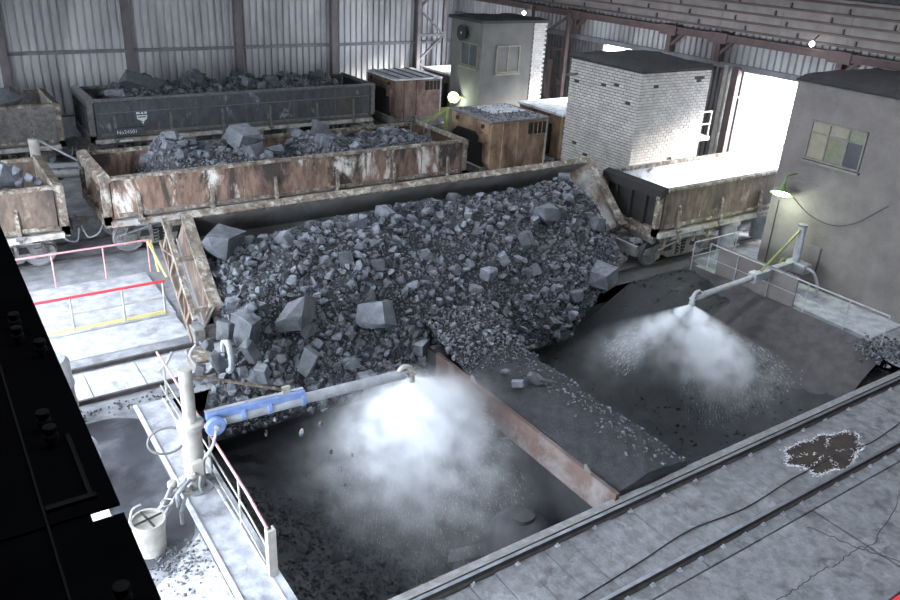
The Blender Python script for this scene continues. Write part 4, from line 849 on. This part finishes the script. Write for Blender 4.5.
# concrete building on the right
RX, RY, RZ = 23.1, 14.82, 6.2
rbld = thing('concrete_house', 'tall rough-plastered concrete house at the right edge with a six-pane window', 'building', (25, 9.5, 0))
obj('walls', MB().box((RX, 4.0, -.3), (27.6, RY, RZ)), m_plaster, rbld); obj('raised_strip', MB().box((RX-.09, 4.0, -.3), (RX+.05, 11.0, RZ)), m_plaster, rbld)  # raised strip added where this wall turns darker
obj('roof_edge', surface(lambda u, v: (RX-.06 + 4.6*v, 4.0 + (RY+.08-4.0)*u, RZ + (.0 if v < .05 else .16) + .04*noise2(u*20, v*3)), 60, 10), m_tar, rbld); obj('roof', MB().box((RX-.04, 4.0, RZ-.02), (27.7, RY+.05, RZ+.05)), m_tar, rbld)
window(rbld, (RX, 13.1), .88, 3.97, 5.1, 'x', [0, .30, .66, 1], [0, .70, 1], m_framed, [m_glass3, m_glass4, m_glass2, m_glass4, m_glass2, m_glass2])
obj('meter_box', MB().box((RX-.12, 12.65, .55), (RX, 13.05, 1.35)), m_plaster, rbld, False, .01)
wl = lamp('wall_lamp', 'green enamel lamp shining on the concrete house wall', at_x(781, 194, 22.5), (-.42, -.18, -.89), 60, .34)
lp = wl.location; obj('arm', MB().tube(smooth_path([lp + Vector((.05, 0, .3)), lp + Vector((.1, 0, .55)), lp + Vector((.6, .0, .6))]), .025, 6), m_green, wl, True); obj('wall_strip', MB().box((RX-.03, lp.y-.75, lp.z+.38), (RX, lp.y+.25, lp.z+.42)), m_framed, wl)
one('cable', MB().tube(smooth_path([at_x(a, b, RX-.03) for a, b in [(793, 197), (806, 212), (822, 222), (838, 226), (856, 223), (872, 215), (900, 200)]]), .011, 5), m_blackline, 'dark cable sagging across the concrete house wall', 'cable', (RX, 12.5, 2), None, True)
one('conduit', MB().tube([at_x(779, 200, RX-.02), at_x(765, 262, RX-.02)], .02, 5), m_blackline, 'thin vertical conduit below the green enamel lamp', 'conduit', (RX, 14.5, 1), None, True)

# ------------------------------------------------------------------ spray booms
def torus_arc(c, r, rt, a0, a1, e1, e2, n=14): return [Vector(c) + Vector(e1)*r*math.cos(a0+(a1-a0)*k/n) + Vector(e2)*r*math.sin(a0+(a1-a0)*k/n) for k in range(n+1)]
# left boom
cx, cy = 3.14, 12.45; lb = thing('spray_boom', 'white column with blue and grey spray boom reaching over the left pit', 'spray boom', (cx, cy, 0.05))
obj('column', MB().lathe([(.19, .05), (.19, 1.42), (.12, 1.44), (.12, 2.58)], (cx, cy, 0), 20), m_white, lb, True)
obj('collar', MB().lathe([(.22, 1.36), (.24, 1.38), (.24, 1.48), (.2, 1.5)], (cx, cy, 0), 20), m_white, lb, True)
obj('base_flange', MB().lathe([(.34, .05), (.34, .09), (.2, .1)], (cx, cy, 0), 16), m_grey, lb)
for k in range(8):
    a = k*math.pi/4; obj('gusset', MB().bar((cx+.2*math.cos(a), cy+.2*math.sin(a), .2), (cx+.33*math.cos(a), cy+.33*math.sin(a), .09), .03, .12), m_grey, lb)
A0 = Vector((cx+.1, cy-.02, 1.55)); A1 = at_y(303, 392, cy); NZ = at_y(404, 374, cy-.02)
dA = (NZ - A0); A0p = at_y(206, 421, cy-.05); dirA = (NZ - A0p).normalized()
mid_ = A0p + dirA*(A1-A0p).length
obj('blue_channel', MB().bar(A0p + Vector((0, 0, .09)), mid_ + Vector((0, 0, .11)), .12, .17), m_blue, lb, False, .01)
obj('channel_top', MB().bar(A0p + Vector((0, .03, .185)), mid_ + Vector((0, .03, .205)), .06, .025), m_steel_plate, lb)
obj('blue_sleeve', MB().tube([A0p + dirA*.35 + Vector((0, 0, -.06)), mid_ + Vector((0, 0, -.04))], .105, 14), m_grey, lb, True)
for k in (.35, .62, .98):
    q = A0p + (mid_-A0p)*k + Vector((0, 0, -.02)); obj('clamp', MB().tube([q - dirA*.04, q + dirA*.04], .135, 14), m_blue, lb, True)
obj('arm_pipe', MB().tube([mid_ - dirA*.1 + Vector((0, 0, -.02)), NZ], .11, 16), m_grey, lb, True)
obj('tie_rod', MB().tube([(cx+.1, cy, 2.42), A0p + (mid_-A0p)*.80 + Vector((0, 0, .28))], .032, 8), m_rim, lb, True); q = A0p + (mid_-A0p)*.8 + Vector((0, 0, .25)); obj('tie_eye', MB().box(q - Vector((.06, .03, .08)), q + Vector((.1, .03, .1))), m_white, lb)
def nozzle(parent, tip, dir_, mat):
    e1 = Vector(dir_).normalized(); e2 = Vector((0, 0, 1)); c = Vector(tip) + e1*.02 + e2*.02
    obj('gooseneck', MB().tube(torus_arc(c, .155, .05, math.pi*1.02, -.05*math.pi, e1, e2), .055, 10), mat, parent, True)
    e = c + e1*.155
    obj('nozzle_flange', MB().lathe([(.10, -.02), (.10, .03)], e + Vector((0, 0, -.04)), 12), mat, parent); obj('nozzle', MB().lathe([(.05, -.02), (.09, -.1), (.09, -.2), (.05, -.22)], e + Vector((0, 0, -.04)), 12), mat, parent, True)
    return e + Vector((0, 0, -.24))
tipL = nozzle(lb, NZ, dirA, m_white)
q = A0p + dirA*.12 + Vector((0, -.15, -.06)); obj('slew_wheel', MB().lathe([(.17, -.05), (.19, -.03), (.19, .03), (.17, .05)], q, 18, 'y'), m_blue, lb, True); obj('wheel_hub', MB().lathe([(.05, -.09), (.05, .0)], q, 10, 'y'), m_white, lb)
obj('feed_hose', MB().tube(smooth_path([q + Vector((0, -.05, -.05)), q + Vector((-.12, -.1, -.35)), (cx+.1, cy-.28, .75), (cx-.02, cy-.3, .25)]), .03, 8), m_grey, lb, True)
obj('loop_hose', MB().tube(torus_arc((cx-.42, cy+.1, 1.15), .33, .03, .3, 5.8, (1, 0, 0), (0, .5, .5), 20), .025, 6), m_under, lb, True)
# valve cluster and bucket at its foot
vc = thing('valve_cluster', 'tangle of pipes and valves at the foot of the white column', 'valves', (2.75, 12.0, 0))
for k in range(4):
    a = Vector((2.75 + random.uniform(-.15, .25), 12.1 + random.uniform(-.25, .2), .3 + .1*k)); b2 = a + Vector((random.uniform(-.5, -.1), random.uniform(-.5, -.1), random.uniform(-.15, .1)))
    obj('pipe', MB().tube([a, b2, b2 + Vector((0, 0, -.25))], .035, 8), m_grey, vc, True); obj('valve', MB().lathe([(.06, -.07), (.09, -.04), (.09, .04), (.06, .07)], a, 10), m_white, vc, True)
obj('long_pipe', MB().tube([(2.95, 12.25, .45), (2.3, 11.45, .4), (2.2, 11.35, .1)], .045, 8), m_grey, vc, True); obj('hand_wheel', MB().tube(torus_arc((2.4, 11.6, .55), .1, .02, 0, 6.28, (1, 0, 0), (0, 1, 0)), .015, 6), m_white, vc, True)
obj('junction_box', MB().box((cx-.16, cy-.42, .55), (cx+.06, cy-.30, .85)), m_white, vc, False, .01)
bk = thing('bucket', 'pale round bucket with a cross lid beside the black girder', 'bucket', (1.98, 11.2, 0))
obj('shell', MB().lathe([(.24, 0), (.255, .3), (.265, .62), (.285, .63), (.285, .66), (.25, .66), (.25, .60)], (1.98, 11.2, 0), 22), m_white, bk, True)
for a, b2 in (((-.24, -.05), (.24, .05)), ((-.05, .24), (.05, -.24))): obj('lid_bar', MB().bar((1.98+a[0], 11.2+a[1], .655), (1.98+b2[0], 11.2+b2[1], .655), .035, .02), m_blackline, bk)
obj('side_hook', MB().tube(smooth_path([(1.70, 11.25, .15), (1.66, 11.25, .4), (1.72, 11.3, .66), (1.8, 11.4, .78), (1.95, 11.45, .8)]), .02, 6), m_grey, bk, True)
# right boom
rx_, ry_ = 22.35, 12.95; rb2 = thing('spray_boom', 'grey spray boom reaching left from the concrete house over the right pit', 'spray boom', (rx_, ry_, 0))
mt, mbm = at_x(803, 226, rx_), at_x(797, 262, rx_)
obj('mast', MB().tube([mbm + Vector((0, 0, -1.1)), mt], .12, 14), m_grey, rb2, True); obj('mast_cap', MB().tube([mt, mt + Vector((0, 0, .05))], .15, 12), m_under, rb2)
B0 = at_x(792, 264, rx_-.1); B1 = at_y(697, 297, 12.85)
dB = (B1-B0).normalized(); Bm = B0 + (B1-B0)*.42
obj('arm_box', MB().bar(B0, Bm, .22, .24), m_grey, rb2, False, .015); obj('arm_pipe', MB().tube([Bm - dB*.1, B1], .095, 14), m_grey, rb2, True); obj('arm_clamp', MB().bar(Bm - dB*.15, Bm + dB*.15, .3, .32), m_grey, rb2, False, .02)
obj('stay_rod', MB().tube([mt + Vector((0, 0, -.08)), B0 + (B1-B0)*.36 + Vector((0, 0, .14))], .04, 8), m_lime, rb2, True)
obj('arm_hook', MB().tube(torus_arc(B0 + (B1-B0)*.13 + Vector((0, 0, .18)), .13, .03, 0, math.pi, dB, (0, 0, 1)), .035, 8), m_lime, rb2, True)
obj('motor', MB().box(B0 + Vector((-.1, -.5, -.2)), B0 + Vector((.3, .2, .12))), m_grey, rb2, False, .03)
obj('hose', MB().tube(smooth_path([B0 + Vector((0, -.25, 0)), B0 + Vector((.1, -.7, -.05)), B0 + Vector((.1, -.95, -.5)), B0 + Vector((.2, -.9, -1.0))]), .05, 8), m_grey, rb2, True)
tipR = nozzle(rb2, B1, dB, m_grey)
# far boom seen over the left wagons
fb = thing('spray_boom', 'pale pipe column with stay rod and arm standing behind the brown wagon at the left', 'spray boom', (3.3, 30, 0))
ft = at_y(33, 139, 30); obj('column', MB().tube([(ft.x, 30, 0), (ft.x, 30, ft.z)], .17, 16), m_white, fb, True); obj('stay_rod', MB().tube([ft + Vector((.15, 0, -.05)), at_y(92, 168, 29.7)], .04, 8), m_grey, fb, True)
a = at_y(46, 174, 29.6); b2 = at_y(90, 172, 29.2); obj('arm_pipe', MB().tube([a, b2 + (b2-a)], .17, 14), m_grey, fb, True); obj('arm_channel', MB().bar(a + Vector((0, 0, .28)), b2 + (b2-a) + Vector((0, 0, .28)), .25, .12), m_grey, fb)
obj('clamp', MB().tube([a + Vector((.35, -.02, 0)), a + Vector((.47, -.02, 0))], .25, 14), m_under, fb, True)

# ------------------------------------------------------------------ walkways and railings
one('walkway_kerb', MB().box((2.83, 8.3, -.2), (3.62, 15.75, .055)), m_steel_plate, 'raised steel-topped kerb walkway along the left pit under the white column', 'walkway', (3.2, 12, -.2))
o = MB().box((2.80, 8.3, .05), (2.88, 15.75, .085)).box((3.42, 8.3, .055), (3.46, 15.75, .075)); one('kerb_edge', o, m_crust, 'pale steel edging strips on the raised kerb walkway', 'edging', (3.1, 12, .05))
def railing(label, pts, h, mats, posts, rails_=(1.0, .55), r=.025, pr_=None):
    t = thing('railing', label, 'railing', pts[0]); pr_ = pr_ or r
    for k, z in enumerate(rails_):
        obj('handrail' if k == 0 else 'mid_rail', MB().tube([Vector(p) + Vector((0, 0, h*z)) for p in pts], r*(1.25 if k == 0 else .8), 8), mats[min(k, len(mats)-1)], t, True)
    for p in posts: obj('post', MB().tube([Vector(p), Vector(p) + Vector((0, 0, h))], pr_, 8), mats[-1], t, True)
    return t
rl = railing('bent pit railing with faded red handrail and white posts on the kerb walkway', [(3.5, 16.1, .05), (3.5, 13.2, .05), (3.48, 11.0, .05), (3.5, 10.6, -.02), (3.5, 9.75, -.12)], 1.0, (m_pink, m_white), [(3.5, 15.6, .05), (3.5, 14.2, .05), (3.5, 12.6, .05), (3.48, 11.0, .05)], (1.0, .55, .15), .022)
obj('end_post', MB().box((3.42, 9.52, -.1), (3.56, 9.58, 1.0)).box((3.42, 9.58, -.1), (3.45, 9.66, 1.0)).box((3.53, 9.58, -.1), (3.56, 9.66, 1.0)), m_white, rl)
one('walkway_slab', MB().box((-6, 19.95, 0), (4.95, 23.0, .06)), m_pale, 'pale dusty walkway slab between the red railing and the faded railing', 'walkway', (0, 21.5, 0))
one('kerb_slab', MB().box((-6, 18.5, -.01), (4.9, 19.85, .035)), m_pale, 'white dusty strip of floor between the rails and the red railing', 'walkway', (0, 19.2, 0))
r2 = railing('bright red handrail railing with white posts along the walkway slab', [(-3, 20, .06), (4.75, 20, .06)], .93, (m_red, m_white), [(x, 20, .06) for x in (-.3, 1.0, 2.42, 3.66, 4.7)], (1.0, .5), .03)
obj('toe_board', MB().box((-3, 19.985, .06), (4.75, 20.015, .14)), m_yellow, r2)
r3 = railing('faded pink railing along the far side of the walkway slab by the wheels', [(-3, 23.0, .06), (5.15, 23.0, .06)], 1.0, (m_pink, m_pink), [(x, 23.0, .06) for x in (-.2, 1.2, 2.5, 3.85, 5.1)], (1.0,), .025)
obj('end_brace', MB().bar((5.1, 22.95, 1.05), (5.4, 22.4, .05), .05, .05), m_yellow, r3); obj('end_brace', MB().bar((5.2, 23.0, 1.05), (5.3, 22.9, .05), .05, .05), m_yellow, r3)
pR = lambda px, py: at_z(px, py, 0)
r4 = railing('grey pipe railing at the right pit end in front of the concrete house', [(20.98, 9.15, 0), (20.98, 10.3, 0), (20.98, 12.9, 0), (20.98, 15.2, 0)], .98, (m_grey, m_grey), [(20.98, y, 0) for y in (9.15, 10.3, 11.6, 12.9, 14.1, 15.2)], (1.0, .5), .019)
r5 = railing('grey railing stub along the tipping track beside the concrete house', [(20.6, 15.55, 0), (23.0, 15.55, 0)], .98, (m_grey, m_grey), [(x, 15.55, 0) for x in (20.6, 21.8, 22.8)], (1.0, .5), .019)
one('guard_panel', MB().box((21.05, 12.0, 0), (21.1, 14.9, 1.0)).box((21.03, 12.0, .45), (21.05, 14.9, .48)), m_plaster, 'grey sheet guard panel behind the right railing', 'panel', (21.1, 13.4, 0))
one('floor_plate', MB().box((21.3, 9.6, 0), (23.0, 14.7, .03)), m_pale, 'pale dusty floor strip between the right railing and the concrete house', 'floor plate', (22, 12, 0))
# wet dark patch on the left floor
ring = [(2.8, 15.3), (2.2, 15.6), (1.2, 15.4), (.6, 14.4), (.5, 12.6), (1.0, 11.2), (1.7, 10.75), (2.3, 10.9), (2.78, 11.4), (2.79, 13)]
rr = smooth_path([(a, b2, 0) for a, b2 in ring + ring[:1]], 5)[:-1]
one('wet_patch', MB().prism([(p.x, p.y) for p in rr], .006, 'z', 0.001), m_wet, 'dark wet patch on the floor left of the kerb walkway', 'wet patch', (1.7, 13, 0))
P = [(random.gauss(2.3, .3), random.gauss(10.7, .35), .01) for _ in range(260)] + [(random.uniform(1.2, 4.8), random.gauss(16.0, .12), .02) for _ in range(160)]
rubble('gravel', P, [random.uniform(.02, .08) for _ in P], m_ore, 'loose gravel around the bucket and along the tipping track', (2.3, 11, 0), None, 'gravel')
ring = [(2.79, 11.2), (2.5, 10.9), (2.2, 10.55), (1.8, 10.3), (1.2, 10.35), (.4, 10.6), (-.5, 10.4), (-2, 10.5), (-3, 9.5), (-3, 8.3), (2.79, 8.3)]
one('pale_dust', MB().prism([(a, b2) for a, b2 in ring], .008, 'z', 0.001), m_palegravel, 'white crusted dust on the floor beside the kerb walkway in the lower left', 'dust', (1, 9.4, 0))
q = at_z(105, 516.5, .05); one('board', MB().box((q.x-.45, q.y-.35, 0), (q.x+.10, q.y+.35, .05)), m_crust, 'pale board added to brighten the slot in the black girder', 'board', (q.x, q.y, 0))  # made-up board under the slot, so the gap looks bright
# drums behind the girder edge
for (x, y, zt, r_, lab) in ((1.28, 15.75, 1.62, .46, 'tall grey drum showing past the black girder near the tracks'), (1.32, 13.5, 1.0, .40, 'lower grey drum showing past the black girder by the wet patch')):
    t = thing('drum', lab, 'drum', (x, y, 0)); obj('shell', MB().lathe([(r_, 0), (r_*.98, zt*.6), (r_*1.03, zt*.62), (r_*1.03, zt*.65), (r_*.98, zt*.67), (r_*.96, zt-.1), (r_*.8, zt), (.1, zt+.02)], (x, y, 0), 24), m_grey, t, True); obj('band', MB().lathe([(r_*1.04, zt*.3), (r_*1.05, zt*.31), (r_*1.05, zt*.34), (r_*1.04, zt*.35)], (x, y, 0), 24), m_white, t, True)

# ------------------------------------------------------------------ crane girder under the camera
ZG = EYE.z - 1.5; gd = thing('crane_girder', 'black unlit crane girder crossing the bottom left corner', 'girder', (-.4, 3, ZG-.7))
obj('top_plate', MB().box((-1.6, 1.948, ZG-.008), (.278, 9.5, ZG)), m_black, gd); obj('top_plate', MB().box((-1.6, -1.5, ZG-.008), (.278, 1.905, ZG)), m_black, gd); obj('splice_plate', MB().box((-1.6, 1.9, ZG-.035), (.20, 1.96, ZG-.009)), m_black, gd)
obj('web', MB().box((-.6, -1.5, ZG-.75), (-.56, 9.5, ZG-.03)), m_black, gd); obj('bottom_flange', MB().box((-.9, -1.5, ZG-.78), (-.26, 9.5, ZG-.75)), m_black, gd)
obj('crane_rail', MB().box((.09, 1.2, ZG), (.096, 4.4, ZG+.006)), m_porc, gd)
for k, (px, py) in enumerate(((43, 417), (50, 432), (14, 318), (17, 332), (122, 592), (40, 345))):
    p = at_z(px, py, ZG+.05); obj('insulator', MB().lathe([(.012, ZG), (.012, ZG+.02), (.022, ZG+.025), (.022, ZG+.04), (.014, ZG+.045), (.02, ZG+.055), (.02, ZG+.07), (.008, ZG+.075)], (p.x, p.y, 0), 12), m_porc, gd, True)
obj('tray', MB().box((.10, 2.0, ZG), (.23, 2.02, ZG+.012)).box((.21, 2.02, ZG), (.222, 2.35, ZG+.012)), m_porc, gd)

# ------------------------------------------------------------------ water mist from the nozzles
def mist_mat(name, L_, tan, dens, eps, pw):
    m = bpy.data.materials.new(name); m.use_nodes = True; nt = m.node_tree; N = nt.nodes; K = nt.links
    N.remove(N['Principled BSDF']); pv = N.new('ShaderNodeVolumePrincipled'); pv.inputs['Color'].default_value = (.97, .98, 1, 1); pv.inputs['Anisotropy'].default_value = .0
    K.new(pv.outputs[0], N['Material Output'].inputs['Volume'])
    tc = N.new('ShaderNodeTexCoord'); sp = N.new('ShaderNodeSeparateXYZ'); K.new(tc.outputs['Object'], sp.inputs[0])
    def mth(op, a, b=None, clamp=False):
        n = N.new('ShaderNodeMath'); n.operation = op; n.use_clamp = clamp
        for i, v in enumerate((a, b)):
            if v is None: continue
            if isinstance(v, (int, float)): n.inputs[i].default_value = v
            else: K.new(v, n.inputs[i])
        return n.outputs[0]
    r2_ = mth('ADD', mth('MULTIPLY', sp.outputs[0], sp.outputs[0]), mth('MULTIPLY', sp.outputs[1], sp.outputs[1])); r_ = mth('SQRT', r2_)
    z = sp.outputs[2]; u = mth('DIVIDE', r_, mth('ADD', mth('MULTIPLY', z, tan), .05))
    rad = mth('POWER', mth('SUBTRACT', 1.0, u, True), pw)
    fall = mth('DIVIDE', 1.0, mth('ADD', mth('MULTIPLY', z, z), eps)); end = mth('SUBTRACT', 1.0, mth('DIVIDE', z, L_), True)
    nz = N.new('ShaderNodeTexNoise'); nz.inputs['Scale'].default_value = 2.2; nz.inputs['Detail'].default_value = 3; K.new(tc.outputs['Object'], nz.inputs['Vector'])
    mr = N.new('ShaderNodeMapRange'); mr.inputs[1].default_value = .36; mr.inputs[2].default_value = .66; mr.inputs[3].default_value = .12; mr.inputs[4].default_value = 1.7; K.new(nz.outputs[0], mr.inputs[0])
    dn_ = mth('MULTIPLY', mth('MULTIPLY', mth('MULTIPLY', rad, fall), mth('MULTIPLY', end, mr.outputs[0])), dens)
    K.new(dn_, pv.inputs['Density']); return m
def mist(apex, direction, L_, tan, dens, label, eps=.12, pw=1.6):
    m = MB().lathe([(.05, -.03), (.06 + L_*tan*.5, L_*.5), (.06 + L_*tan, L_)], (0, 0, 0), 24)
    me = mesh_of('water_mist', m, mist_mat('mist', L_, tan, dens, eps, pw), False)
    o = bpy.data.objects.new('water_mist', me); link(o); o.location = apex; o.rotation_euler = Vector(direction).to_track_quat('Z', 'Y').to_euler()
    return tag(o, label, 'mist', None, 'stuff')
mist(tipL, (.18, .1, -1), 4.6, 1.7, 8.0, 'white water mist fanning down from the left boom nozzle', .65, 1.5)
mist(tipL, (1, -.05, -.75), 2.6, .55, 7.0, 'bright mist plume blown right from the left boom nozzle', .06, 1.6)
mist(tipR, (-1, .02, -.30), 4.2, .30, 12.0, 'narrow jet of white mist blown left from the right boom nozzle', .02, 1.4)
mist(tipR, (.28, -.65, -1), 4.2, .72, 14.0, 'white mist fan falling right from the right boom nozzle', .05, 1.6)
mist(tipR, (-.15, -.25, -1), 2.6, 1.1, 3.5, 'thin haze hanging under the right boom nozzle', .12, 1.3)
# flying water drops, drawn out by their fall
m_drop = M('water_drop', S(226,230,238), None, rough=.3)
def drops(apex, direction, L_, tan, n, label):
    q = Vector(direction).to_track_quat('Z', 'Y').to_matrix(); V = []; T = []
    for k in range(n):
        z = L_*random.random()**.6; a = random.uniform(0, 6.283); r_ = z*tan*math.sqrt(random.random()); d = Vector((r_*math.cos(a), r_*math.sin(a), z)); p = Vector(apex) + q @ d
        v = (q @ d.normalized() + Vector((0, 0, -.5*z/L_))).normalized(); l = random.uniform(.02, .09); e = v.orthogonal().normalized()*.0026; f = v.cross(e)
        b = len(V); V += [p - v*l, p + e, p - e*.5 + f*.8, p - e*.5 - f*.8, p + v*l*.5]; T += [(b, b+1, b+2), (b, b+2, b+3), (b, b+3, b+1), (b+4, b+2, b+1), (b+4, b+3, b+2), (b+4, b+1, b+3)]
    me = mesh_np('water_drops', np.array([tuple(x-y for x, y in zip(v, apex)) for v in V]), np.array(T), m_drop); o = bpy.data.objects.new('water_drops', me); link(o); o.location = apex
    return tag(o, label, 'water', None, 'stuff')
drops(tipL, (.30, .1, -1), 3.6, 1.0, 6000, 'flying water drops below the left boom nozzle')
drops(tipR, (.30, -.65, -1), 3.0, .65, 3500, 'flying water drops below the right boom nozzle')
drops(tipR, (-1, .02, -.36), 3.0, .2, 1500, 'flying water drops left of the right boom nozzle')
